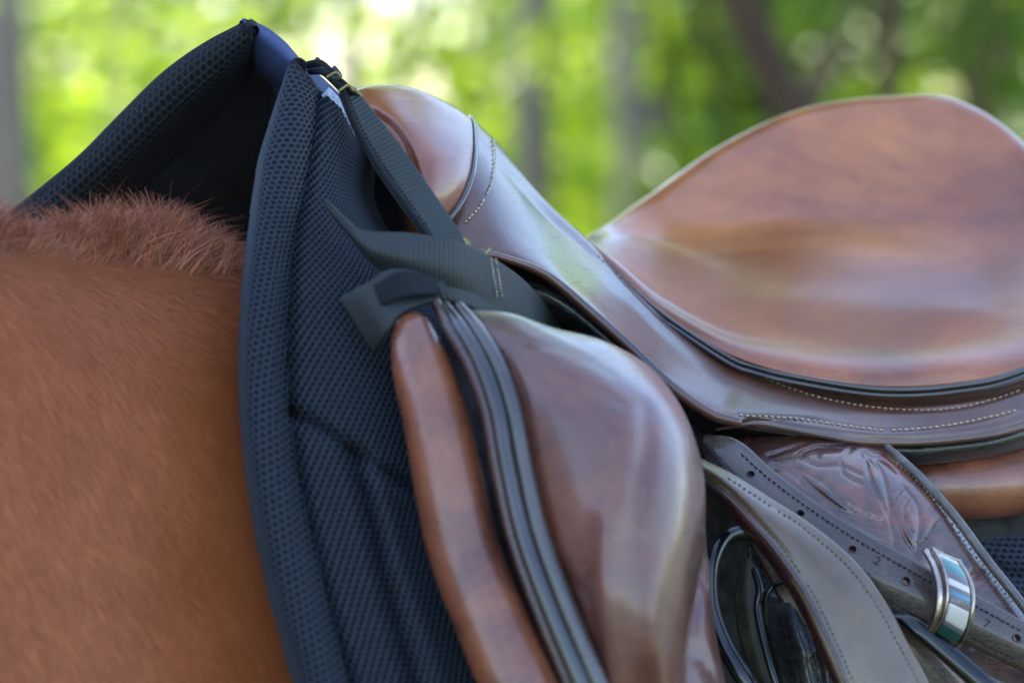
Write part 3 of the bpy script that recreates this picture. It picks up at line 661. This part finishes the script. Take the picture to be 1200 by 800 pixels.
# ------------------------------------------------------------------ saddle
sad = thing('saddle', 'brown leather english saddle with cream stitched skirt', 'saddle', P(800, 500, .05))
over = lambda px, py, o, dx=-40, dy=38, do=.05: (px+dx, py+dy, o+do)
SK = [ # columns along the skirt: over the far side, crest, mid, lower edge
 [over(556, 142, .012, -30, 30), (556, 142, .012), (560, 168, -.026), (557, 205, -.052), (545, 236, -.066), (524, 264, -.074), (500, 300, -.075)],
 [over(577, 162, .022, -32, 32), (577, 162, .022), (580, 190, -.018), (575, 222, -.048), (563, 252, -.068), (545, 284, -.080), (535, 296, -.082)],
 [over(605, 196, .034), (605, 196, .034), (606, 220, -.004), (601, 245, -.036), (594, 272, -.062), (590, 290, -.074), (589, 299, -.077)],
 [over(645, 242, .050), (645, 242, .050), (642, 258, .018), (638, 275, -.014), (636, 295, -.045), (638, 310, -.062), (640, 319, -.069)],
 [over(690, 284, .060, -30, 40), (690, 284, .060), (688, 298, .030), (685, 313, .002), (685, 332, -.030), (688, 350, -.058), (691, 361, -.070)],
 [(726, 316, .07), (730, 325, .040), (729, 338, .018), (728, 352, -.004), (730, 372, -.035), (735, 393, -.064), (739, 404, -.074)],
 [(778, 362, .04), (781, 370, .018), (780, 382, .002), (779, 396, -.016), (780, 416, -.044), (783, 438, -.070), (787, 450, -.079)],
 [(848, 406, .01), (850, 415, -.006), (848, 428, -.016), (846, 441, -.030), (842, 458, -.052), (838, 474, -.072), (836, 484, -.080)],
 [(880, 420, .005), (882, 428, -.010), (879, 440, -.019), (876, 453, -.034), (871, 468, -.054), (866, 482, -.072), (864, 490, -.078)],
 [(930, 432, .0), (930, 440, -.014), (928, 451, -.018), (925, 464, -.032), (921, 478, -.050), (918, 491, -.064), (916, 499, -.068)],
 [(1030, 447, .005), (1030, 455, -.008), (1030, 466, -.008), (1028, 478, -.020), (1024, 493, -.032), (1020, 506, -.044), (1018, 515, -.046)],
 [(1120, 443, .02), (1120, 451, .010), (1118, 462, .010), (1116, 474, -.002), (1112, 491, -.010), (1108, 504, -.018), (1106, 513, -.02)],
 [(1200, 424, .045), (1200, 432, .035), (1200, 444, .034), (1200, 456, .022), (1200, 472, .014), (1200, 487, .006), (1200, 496, .004)],
 [(1330, 360, .11), (1330, 368, .10), (1330, 382, .10), (1330, 396, .09), (1330, 412, .085), (1330, 428, .08), (1330, 438, .075)]]
def corner(px, py):
    t = np.clip((px-867)/7, 0, 1); t = t*t*(3-2*t); return .007*t*np.clip((py-486)/7, 0, 1)*np.clip((985-px)/90, 0, 1)
fold = groove([[(880, 438), (930, 452), (1030, 467), (1120, 463), (1200, 446), (1330, 384)]], .004, 6)
stA = [(700, 299), (740, 337), (800, 387), (870, 431), (950, 463), (1030, 478), (1100, 480), (1150, 472), (1200, 456)]
stB = [(866, 486), (930, 490), (1000, 500), (1045, 504), (1120, 497), (1196, 480)]
stC = [(577, 164), (579, 190), (574, 218), (560, 245), (540, 266)]
sk = Patch(SK, 16, 12, [corner, fold, groove([stA], .0016, 3.0), groove([stB], .0014, 3.0), ])
sk.build('skirt', M_skirt, sad, .0048, 5)
tube('skirt_edge', [(530, 290, -.083), (560, 297, -.086), (590, 302, -.085), (640, 322, -.077), (691, 364, -.078), (739, 407, -.082), (787, 453, -.087), (832, 484, -.092), (864, 494, -.094)], [3, 3.6, 4.2, 5, 5.5, 6, 6.5, 6.5, 5.5], M_skirt, sad, 8, 12)
tube('rear_skirt_edge', [(840, 503, -.072), (862, 499, -.076), (888, 496, -.077), (918, 501, -.07), (960, 509, -.062), (1018, 518, -.05), (1106, 516, -.024), (1200, 499, 0), (1330, 441, .072)], [1.5, 2.6, 3.2, 3.4, 3.6, 3.8, 4, 4, 4], M_skirt, sad, 8, 10)
stitches('skirt_stitching', sk, stA, M_thread, sad, 7.2, 4.6, .75)
stitches('skirt_stitching', sk, stB, M_thread, sad, 7.2, 4.6, 1.1)
stitches('pommel_stitching', sk, stC, M_thread, sad, 5.2, 3.9, 1.15, .0009)
DM = [
 [(535, 170, .05), (500, 150, .035), (470, 140, .03), (440, 140, .02), (425, 150, .01), (420, 160, .0)],
 [(555, 141, .010), (530, 124, .004), (490, 105, -.008), (450, 99, -.020), (420, 104, -.028), (402, 118, -.03)],
 [(559, 168, -.028), (536, 152, -.040), (500, 136, -.052), (462, 128, -.058), (434, 130, -.056), (412, 140, -.040)],
 [(556, 205, -.054), (534, 190, -.072), (505, 176, -.084), (475, 168, -.082), (450, 166, -.07), (430, 172, -.045)],
 [(544, 236, -.068), (524, 228, -.088), (504, 217, -.098), (484, 208, -.094), (466, 204, -.080), (452, 208, -.055)],
 [(523, 264, -.076), (508, 260, -.094), (496, 253, -.103), (486, 250, -.100), (476, 250, -.088), (470, 254, -.065)],
 [(500, 300, -.076), (496, 300, -.09), (492, 300, -.096), (488, 300, -.094), (484, 300, -.084), (480, 300, -.07)]]
crease = groove([[(440, 136), (460, 152), (475, 175), (484, 205), (492, 240)]], .007, 5)
dm = Patch(DM, 8, 8, crease); dm.build('pommel', M_seat, sad, .004)
tube('pommel_welt', [(540, 165, .05), (551, 138, .012), (556, 168, -.030), (553, 205, -.058), (541, 236, -.073), (520, 264, -.082), (500, 285, -.085)], 3.8, M_pipe2, sad, 8, 10)
ST = [
 [(684, 283, .070), (688, 283, .066), (691, 281, .068), (691, 279, .08), (692, 276, .11), (693, 273, .14), (690, 284, .17)],
 [(724, 324, .050), (729, 322, .044), (731, 312, .054), (728, 300, .10), (724, 280, .165), (719, 258, .20), (712, 270, .24)],
 [(777, 369, .020), (781, 368, .0145), (780, 350, .034), (776, 325, .10), (770, 282, .19), (766, 226, .235), (760, 245, .28)],
 [(846, 415, -.008), (851, 411, -.016), (852, 388, .006), (851, 345, .10), (848, 272, .195), (846, 172, .24), (846, 200, .29)],
 [(928, 440, -.016), (931, 436, -.024), (936, 408, -.004), (940, 345, .10), (944, 255, .195), (941, 130, .235), (945, 165, .29)],
 [(1029, 455, -.008), (1031, 450, -.018), (1036, 418, .002), (1040, 350, .10), (1045, 248, .190), (1045, 116, .225), (1052, 150, .29)],
 [(1120, 451, .010), (1121, 446, .0), (1126, 412, .018), (1130, 350, .105), (1132, 250, .180), (1123, 121, .215), (1140, 160, .28)],
 [(1200, 432, .034), (1201, 427, .024), (1201, 400, .042), (1202, 345, .105), (1210, 265, .165), (1202, 172, .20), (1220, 215, .26)],
 [(1320, 372, .10), (1321, 366, .09), (1318, 352, .10), (1310, 325, .13), (1300, 300, .16), (1290, 290, .19), (1295, 305, .24)]]
sdip = groove([[(1150, 180), (1190, 300), (1160, 400)]], .004, 45)
se = Patch(ST, 10, 10, sdip); se.build('seat', M_seat, sad, .003)
wl = [(690, 284, .053), (730, 326, .034), (781, 371, .010), (850, 416, -.016), (882, 429, -.02), (930, 441, -.024), (1030, 456, -.018), (1120, 452, .0), (1200, 433, .024), (1330, 368, .09)]
tube('seat_welt', wl, [.5, .9, 1.8, 2.7, 3.2, 3.4, 3.6, 3.6, 3.6, 3.6], M_pipe, sad, 10, 10)
wl2 = [(a, b+7, c-.002) for a, b, c in wl[2:]]; tube('seat_welt', wl2, 2.6, M_pipe, sad, 10, 10)
# cantle back, closing the saddle behind the seat
CB = [[(a, b, c) for a, b, c in [r[-1] for r in ST]], [(r[-1][0], r[-1][1]+120, r[-1][2]+.03) for r in ST]]
Patch(CB, 6, 6).build('cantle_back', M_seat, sad, .005)
# layers below the skirt
US = [[(560, 300, -.05), (640, 318, -.04), (740, 400, -.045), (835, 470, -.05), (915, 492, -.045), (1020, 508, -.02), (1110, 506, .0), (1200, 490, .02), (1330, 430, .09)],
      [(560, 340, -.06), (640, 350, -.045), (740, 425, -.052), (835, 490, -.06), (915, 508, -.055), (1030, 525, -.032), (1115, 524, -.01), (1200, 508, .012), (1330, 450, .08)],
      [(560, 380, -.05), (640, 390, -.03), (740, 450, -.03), (835, 510, -.03), (915, 520, -.03), (1040, 542, -.02), (1120, 540, .0), (1200, 524, .02), (1330, 470, .09)]]
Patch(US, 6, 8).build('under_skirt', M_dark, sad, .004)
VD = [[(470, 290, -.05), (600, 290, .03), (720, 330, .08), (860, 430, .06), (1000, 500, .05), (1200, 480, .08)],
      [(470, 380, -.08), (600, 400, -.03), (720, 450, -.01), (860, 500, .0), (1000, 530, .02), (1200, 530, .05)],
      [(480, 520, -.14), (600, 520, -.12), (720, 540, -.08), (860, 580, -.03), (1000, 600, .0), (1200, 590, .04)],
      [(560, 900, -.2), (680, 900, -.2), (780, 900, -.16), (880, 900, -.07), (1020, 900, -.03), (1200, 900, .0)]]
Patch(VD, 6, 8).build('under_flap_shade', M_void, sad, .004)  # dark sheet behind the skirt, its colour standing for shade in the void
tube('rear_panel_roll', [(960, 556, .03), (1040, 568, .02), (1110, 570, .02), (1200, 562, .035), (1330, 520, .1)], [34, 38, 40, 40, 38], M_panel, sad, 8, 24)
# knee roll and panel at the front
tube('front_panel_roll', [(483, 391, -.222), (494, 432, -.232), (514, 505, -.246), (529, 580, -.256), (547, 655, -.264), (583, 745, -.276), (612, 812, -.284), (650, 900, -.29)],
     [23, 31, 35, 37, 37, 38, 39, 41], M_panel, sad, 8, 28)
tube('flap_edge', [(512, 356, -.222), (528, 384, -.236), (552, 425, -.248), (572, 480, -.258), (584, 545, -.266), (600, 620, -.272), (627, 700, -.28), (668, 800, -.288), (700, 880, -.29)],
     [6, 8, 9, 9, 9, 9, 9, 10, 10], M_red, sad, 8, 14)
tube('flap_piping', [(522, 358, -.226), (540, 384, -.242), (563, 425, -.255), (582, 480, -.266), (594, 545, -.274), (611, 620, -.281), (639, 700, -.289), (680, 800, -.297), (712, 880, -.3)],
     [5, 7.5, 8.5, 9, 9, 9.5, 10, 10.5, 11], M_pipe, sad, 8, 16)
tube('flap_piping', [(538, 358, -.226), (560, 388, -.242), (584, 430, -.254), (602, 485, -.264), (615, 550, -.272), (632, 622, -.28), (660, 700, -.288), (701, 800, -.296), (733, 880, -.3)],
     [5, 8, 8.8, 9.2, 9.2, 9.6, 10, 10.5, 11], M_pipe2, sad, 8, 16)
FL = [
 [(560, 385, -.16), (605, 392, -.16), (655, 408, -.15), (700, 420, -.14), (740, 440, -.13), (760, 470, -.12), (740, 480, -.11)],
 [(552, 362, -.215), (600, 367, -.212), (650, 384, -.205), (702, 397, -.195), (745, 418, -.18), (768, 440, -.16), (765, 470, -.13)],
 [(585, 405, -.245), (635, 408, -.250), (695, 424, -.248), (745, 440, -.232), (783, 456, -.205), (796, 478, -.18), (785, 500, -.15)],
 [(606, 465, -.258), (660, 468, -.270), (720, 478, -.272), (770, 488, -.256), (806, 500, -.222), (815, 522, -.19), (800, 530, -.16)],
 [(620, 540, -.266), (680, 540, -.282), (740, 545, -.286), (790, 550, -.268), (820, 556, -.230), (825, 570, -.19), (808, 580, -.16)],
 [(638, 620, -.274), (695, 620, -.292), (752, 620, -.296), (798, 620, -.276), (822, 620, -.234), (825, 625, -.195), (806, 630, -.16)],
 [(662, 695, -.282), (712, 698, -.300), (760, 696, -.302), (797, 690, -.278), (815, 684, -.236), (816, 684, -.2), (798, 690, -.16)],
 [(692, 765, -.288), (730, 768, -.298), (768, 762, -.300), (798, 752, -.270), (808, 745, -.232), (806, 740, -.2), (790, 740, -.17)],
 [(715, 820, -.292), (748, 825, -.292), (780, 825, -.286), (800, 815, -.262), (806, 805, -.235), (804, 800, -.21), (790, 800, -.19)],
 [(745, 900, -.295), (775, 900, -.292), (800, 900, -.285), (815, 900, -.26), (822, 900, -.24), (822, 900, -.22), (810, 900, -.2)]]
fg = [groove([[(756, 480), (757, 520), (748, 570), (742, 620)]], .0035, 11), groove([[(712, 600), (708, 700), (722, 800)]], -.004, 14),
      groove([[(745, 640), (748, 720), (756, 820)]], .005, 15), groove([[(590, 410), (611, 465), (625, 540), (643, 620), (667, 695), (697, 765)]], .002, 5),
      groove([[(660, 700), (690, 722), (705, 760)], [(668, 730), (690, 750)], [(655, 665), (680, 690)], [(690, 700), (700, 740)]], .0016, 3.5), 
      groove([[(612, 400), (665, 412), (720, 440)]], .0012, 4), groove([[(640, 440), (690, 452), (730, 475)]], .001, 4)]
fl = Patch(FL, 10, 10, fg); fl.build('knee_block', M_flap, sad, .004)
stitches('knee_block_seam', fl, [(588, 410), (611, 465), (625, 540), (643, 620), (667, 695), (697, 765), (722, 822)], M_thread_d, sad, 6, 4, 1.3, .0004, .8, .5)
LF = [[(640, 560, -.19), (720, 560, -.19), (790, 560, -.17), (822, 570, -.16)], [(660, 680, -.215), (740, 690, -.215), (812, 690, -.195), (832, 690, -.18)],
      [(690, 780, -.235), (765, 785, -.235), (832, 790, -.21), (848, 790, -.19)], [(740, 900, -.25), (800, 900, -.25), (860, 900, -.22), (876, 900, -.2)]]
Patch(LF, 8, 8, groove([[(800, 740), (815, 700), (825, 660)], [(800, 760), (822, 770), (840, 800)]], .005, 7)).build('lower_flap', M_flap, sad, .005)
# tooled flap
TF = [
 [(830, 520, -.05), (880, 512, -.052), (940, 509, -.05), (1000, 511, -.045), (1035, 522, -.04), (1048, 532, -.036)],
 [(845, 560, -.075), (895, 548, -.08), (955, 543, -.08), (1015, 546, -.074), (1060, 556, -.064), (1078, 562, -.055)],
 [(870, 610, -.09), (920, 596, -.096), (985, 590, -.098), (1045, 592, -.090), (1096, 600, -.078), (1116, 605, -.066)],
 [(900, 670, -.10), (955, 655, -.106), (1020, 646, -.106), (1080, 646, -.098), (1132, 652, -.085), (1153, 655, -.074)],
 [(935, 740, -.105), (990, 722, -.11), (1055, 708, -.11), (1115, 704, -.102), (1172, 706, -.09), (1195, 707, -.08)],
 [(980, 830, -.105), (1040, 808, -.11), (1105, 790, -.11), (1165, 780, -.104), (1222, 778, -.094), (1245, 778, -.084)],
 [(1020, 900, -.10), (1085, 890, -.106), (1150, 880, -.108), (1215, 870, -.102), (1270, 860, -.095), (1295, 855, -.085)]]
curl = []
curl += [[(1012, 530), (1020, 560), (1034, 590), (1046, 618), (1050, 640)], [(1012, 530), (1030, 548), (1040, 575), (1046, 618)], [(1060, 572), (1048, 590), (1052, 612), (1066, 640), (1074, 650)],
         [(1060, 572), (1074, 590), (1078, 612), (1074, 650)], [(1066, 585), (1060, 600), (1068, 622)], [(930, 548), (960, 562), (985, 585), (1010, 602), (1034, 612)], [(930, 548), (955, 574), (985, 596), (1020, 612)],
         [(985, 526), (960, 524), (938, 532), (955, 545), (985, 545)], [(1000, 524), (985, 540), (990, 556), (1008, 566)], [(985, 545), (1000, 552), (1010, 556)],
         [(900, 534), (925, 526), (945, 520)], [(905, 545), (930, 556), (945, 572)], [(1020, 536), (1036, 540), (1050, 552)], [(880, 553), (905, 550), (925, 550)],
         [(1078, 640), (1092, 620), (1100, 608)], [(940, 590), (975, 606), (1010, 628), (1040, 642)]]
tf = Patch(TF, 16, 24, [groove(curl, .0021, 2.2), groove([[(1092, 700), (1094, 672), (1100, 652)], [(1120, 690), (1148, 672)]], .004, 7),
      groove([[(1026, 560), (1036, 600)], [(1064, 600), (1068, 630)], [(965, 570), (990, 590)], [(965, 534), (985, 534)]], -.0014, 4.5)])
tf.build('tooled_flap', M_tool, sad, .004)
tube('flap_bead', [(1040, 524, -.05), (1056, 538, -.056), (1085, 566, -.064), (1120, 606, -.075), (1156, 655, -.083), (1198, 708, -.089), (1250, 780, -.093), (1300, 856, -.094)], [4, 5, 5.5, 5.5, 5.5, 5.5, 5.5, 5.5], M_bead, sad, 8, 12)
stitches('flap_bead_stitching', tf, [(1050, 542), (1076, 566), (1110, 606), (1146, 655), (1188, 708)], M_thread, sad, 6, 3.6, .9, .0006)

# ------------------------------------------------------------------ stirrup leathers and iron
hs = thing('stirrup_leather', 'narrow dark leather strap with punched holes and an inlaid silver keeper', 'strap', P(1020, 650, -.12))
HS = [
 [(826, 509, -.085), (862, 516, -.098), (905, 553, -.112), (950, 587, -.120), (1000, 620, -.126), (1062, 655, -.132), (1140, 699, -.132), (1205, 734, -.128), (1300, 785, -.12)],
 [(824, 517, -.092), (846, 532, -.106), (886, 570, -.121), (933, 608, -.129), (986, 645, -.134), (1047, 681, -.139), (1134, 724, -.138), (1200, 757, -.134), (1295, 808, -.126)],
 [(822, 524, -.088), (834, 546, -.104), (868, 586, -.119), (916, 630, -.127), (972, 671, -.132), (1032, 707, -.137), (1128, 749, -.136), (1195, 781, -.132), (1290, 832, -.124)]]
hp = Patch(HS, 6, 12, [groove([[(866, 522), (905, 558), (950, 592), (1000, 625), (1060, 660), (1140, 704), (1205, 739)]], .0007, 2.5)])
ho_ = hp.build('strap_body', M_strap, hs, .005, 5)
# punched holes cut right through
cv = []; cf = []
holes = [(880, 555), (938, 601), (999, 643), (1062, 680), (1192, 747)]
for hx_, hy_ in holes:
    c, n = hp.at(hx_, hy_); t = np.cross(n, [0, 0, 1.]); t /= np.linalg.norm(t); b_ = np.cross(n, t); base = len(cv)
    for sg in (.006, -.012):
        for k in range(16):
            a = 2*math.pi*k/16; cv.append(c+n*sg+.0021*(math.cos(a)*t+math.sin(a)*b_))
    cf += [(base+k, base+(k+1) % 16, base+16+(k+1) % 16, base+16+k) for k in range(16)]
    cf += [tuple(base+15-k for k in range(16)), tuple(base+16+k for k in range(16))]
cut = obj('hole_cutter', cv, cf, M_dark, hs, smooth=False)
import bmesh
for ob_ in (ho_, cut):
    b2_ = bmesh.new(); b2_.from_mesh(ob_.data); bmesh.ops.remove_doubles(b2_, verts=b2_.verts, dist=1e-7); bmesh.ops.recalc_face_normals(b2_, faces=b2_.faces); b2_.to_mesh(ob_.data); b2_.free()
bm_ = ho_.modifiers.new('holes', 'BOOLEAN'); bm_.operation = 'DIFFERENCE'; bm_.object = cut; bm_.solver = 'EXACT'
dg = bpy.context.evaluated_depsgraph_get(); dg.update(); me2 = bpy.data.meshes.new_from_object(ho_.evaluated_get(dg)); ho_.modifiers.clear(); ho_.data = me2
bpy.data.objects.remove(cut, do_unlink=True)
for hx_, hy_ in holes:   # raised rim of each hole
    c, n = hp.at(hx_, hy_, .0001); t = np.cross(n, [0, 0, 1.]); t /= np.linalg.norm(t); b_ = np.cross(n, t); V = []; F = []
    for k in range(16):
        a = 2*math.pi*k/16
        for j in range(6):
            e = 2*math.pi*j/6; V.append(c+(.0024+.00035*math.cos(e))*(math.cos(a)*t+math.sin(a)*b_)+n*.0003*math.sin(e))
    F = [(k*6+j, k*6+(j+1) % 6, ((k+1) % 16)*6+(j+1) % 6, ((k+1) % 16)*6+j) for k in range(16) for j in range(6)]
    obj('hole_rim', V, F, M_strap, hs)
stitches('strap_stitching', hp, [(868, 532), (905, 564), (950, 597), (1000, 630), (1060, 665), (1095, 684)], M_thread_d, hs, 7, 5.6, .9, .0004)
stitches('strap_stitching', hp, [(1142, 709), (1200, 741)], M_thread_d, hs, 7, 5.6, .9, .0004)
stitches('strap_stitching', hp, [(1020, 690), (1060, 714), (1088, 727)], M_thread_d, hs, 7, 5.6, .9, .0004)
stitches('strap_stitching', hp, [(1140, 748), (1196, 775)], M_thread_d, hs, 7, 5.6, .9, .0004)
stitches('strap_stitching', hp, [(830, 524), (850, 550), (880, 584)], M_thread_d, hs, 7, 5.6, .9, .0004)
def number(ch, px, py, patch, size, parent, rot):
    cu = bpy.data.curves.new('t', 'FONT'); cu.body = ch; cu.size = size; cu.extrude = .0002; cu.offset = 0; cu.align_x = 'CENTER'; cu.align_y = 'CENTER'
    ob = bpy.data.objects.new('t', cu); sc.collection.objects.link(ob); dg = bpy.context.evaluated_depsgraph_get(); dg.update()
    me = bpy.data.meshes.new_from_object(ob.evaluated_get(dg)); bpy.data.objects.remove(ob, do_unlink=True)
    c, n = patch.at(px, py, .0); q, _ = patch.at(px+8*math.cos(rot), py+8*math.sin(rot), .0); t = q-c; t /= np.linalg.norm(t); b_ = np.cross(n, t)
    V = np.zeros(len(me.vertices)*3); me.vertices.foreach_get('co', V); V = V.reshape(-1, 3)
    V = c+V[:, :1]*t+V[:, 1:2]*b_+V[:, 2:]*n; fs = [tuple(p.vertices) for p in me.polygons]
    return obj('stamped_number', V, fs, M_thread_d, parent, smooth=False)
number('2', 1028, 657, hp, .0072, hs, R(30)); number('7', 1156, 731, hp, .0072, hs, R(28))
# keeper
KL = [(1094, 643, -.142), (1104, 660, -.150), (1110, 682, -.156), (1110, 704, -.158), (1105, 724, -.156), (1092, 744, -.148)]
KR = [(1124, 657, -.136), (1135, 676, -.144), (1140, 696, -.150), (1139, 718, -.152), (1133, 741, -.148), (1120, 762, -.140)]
KM = [((a[0]+b[0])/2, (a[1]+b[1])/2, (a[2]+b[2])/2-.003) for a, b in zip(KL, KR)]
kp = Patch([KL, KM, KR], 6, 8); keeper = kp.build('keeper', M_silver, hs, .003)
tube('keeper_rim', [(a-9, b+3, c+.002) for a, b, c in KL], [4, 5, 5.4, 5.4, 5.2, 4.5], M_silver, keeper, 8, 12)
tube('keeper_rim', [(a, b, c-.0015) for a, b, c in KL], 2.2, M_silver, keeper, 8, 8)
tube('keeper_rim', [(a, b, c-.0015) for a, b, c in KR], 2.4, M_silver, keeper, 8, 8)
tube('keeper_rim', [(KL[0][0], KL[0][1], -.1435), (1109, 651, -.142), (KR[0][0], KR[0][1], -.1375)], 1.8, M_silver, keeper, 6, 8)
tube('keeper_rim', [(KL[-1][0], KL[-1][1], -.1495), (1106, 754, -.147), (KR[-1][0], KR[-1][1], -.1415)], 1.8, M_silver, keeper, 6, 8)
L_ = cr(KL, 20); R_ = cr(KR, 20)
def lr(t):
    f = t*(len(L_)-1); i = min(int(f), len(L_)-2); g_ = f-i
    return L_[i]*(1-g_)+L_[i+1]*g_, R_[i]*(1-g_)+R_[i+1]*g_
for t0, t1, mt in ((.025, .06, M_pearl), (.08, .24, M_turq), (.25, .33, M_taupe), (.335, .40, M_pearl), (.41, .45, M_taupe), (.455, .51, M_lblue), (.52, .60, M_taupe), (.605, .80, M_pearl), (.81, .845, M_taupe), (.85, .95, M_green)):
    rws = []
    for t in np.linspace(t0, t1, 4):
        a, b_ = lr(t); rws.append([(a*(1-q)+b_*q+np.array([0, 0, -.0030-.0022*math.sin(math.pi*q)])) for q in (.13, .4, .65, .88)])
    Patch(rws, 2, 4).build('inlay', mt, keeper, .0015, 3)

ws = thing('stirrup_leather', 'wide satin brown leather strap with reddish edge beside the stirrup iron', 'strap', P(950, 700, -.15))
WR = [(820, 536, -.120), (860, 556, -.138), (900, 582, -.150), (950, 615, -.158), (1000, 658, -.164), (1035, 705, -.168), (1062, 755, -.172), (1088, 805, -.176), (1130, 900, -.18)]
WL = [(818, 552, -.128), (850, 577, -.150), (882, 612, -.164), (914, 650, -.172), (944, 695, -.178), (966, 740, -.184), (984, 780, -.188), (1000, 822, -.19), (1030, 910, -.192)]
WM = [((a[0]+b[0])/2, (a[1]+b[1])/2, (a[2]+b[2])/2-.006) for a, b in zip(WR, WL)]
wp = Patch([WR, WM, WL], 7, 8, [groove([[(a[0]+7, a[1]-1) for a in WL]], .0008, 2.5), groove([[(a[0]-6, a[1]+4) for a in WR]], .0008, 2.5)])
wp.build('strap_body', M_wide, ws, .006, 6)
WE = [[(a[0]-1, a[1]+2, a[2]-.0005) for a in WL], [(a[0]-7, a[1]+4, a[2]+.002) for a in WL], [(a[0]-14, a[1]+7, a[2]+.008) for a in WL]]
Patch(WE, 4, 8).build('strap_edge', M_red, ws, .003)
stitches('strap_stitching', wp, [(a[0]+8, a[1]-1) for a in WL[1:]], M_strap, ws, 7, 4.5, .8)
stitches('strap_stitching', wp, [(a[0]-7, a[1]+4) for a in WR[1:]], M_bead, ws, 7, 4.5, 1.0)

si = thing('stirrup_iron', 'black stirrup iron with textured tread run up behind the wide strap', 'stirrup iron', P(900, 720, -.1))
tube('frame', [(900, 634, -.12), (874, 624, -.13), (850, 632, -.14), (834, 664, -.15), (834, 710, -.155), (850, 756, -.16), (876, 800, -.165), (910, 860, -.16)], [9, 9, 9, 11, 12, 13, 14, 14], M_iron, si, 8, 20, flat=.75)
tube('frame', [(890, 630, -.12), (925, 645, -.11), (965, 680, -.105), (1020, 716, -.125), (1060, 728, -.145), (1100, 756, -.150), (1150, 800, -.155), (1200, 850, -.155)], [9, 9, 8, 9, 10, 11, 12, 13], M_iron, si, 8, 20, flat=.7)
TR = [[(868, 662, -.118), (878, 656, -.12), (890, 668, -.115)], [(862, 700, -.124), (876, 698, -.13), (892, 706, -.122)], [(868, 745, -.13), (884, 742, -.136), (898, 748, -.128)], [(884, 800, -.134), (898, 798, -.14), (912, 802, -.134)], [(910, 860, -.134), (924, 858, -.14), (938, 862, -.134)]]
Patch(TR, 8, 8).build('tread', M_rub, si, .006)
tube('tread_rail', [(884, 668, -.130), (890, 690, -.134), (887, 712, -.136), (893, 745, -.14), (906, 792, -.145), (925, 850, -.145)], [4, 4.5, 4, 4, 4, 4], M_iron, si, 8, 12)
tube('eye', [(896, 730, -.118), (897, 702, -.12), (908, 686, -.12), (932, 680, -.118), (950, 684, -.115)], [3.4]*5, M_iron, si, 8, 12)
DF = [[(880, 640, -.085), (930, 650, -.08), (985, 670, -.08), (1040, 700, -.09)], [(890, 710, -.095), (935, 704, -.105), (985, 720, -.095), (1050, 745, -.1)],
      [(905, 760, -.105), (950, 755, -.115), (1000, 770, -.105), (1070, 790, -.11)], [(930, 870, -.11), (975, 870, -.118), (1030, 870, -.11), (1120, 870, -.11)]]
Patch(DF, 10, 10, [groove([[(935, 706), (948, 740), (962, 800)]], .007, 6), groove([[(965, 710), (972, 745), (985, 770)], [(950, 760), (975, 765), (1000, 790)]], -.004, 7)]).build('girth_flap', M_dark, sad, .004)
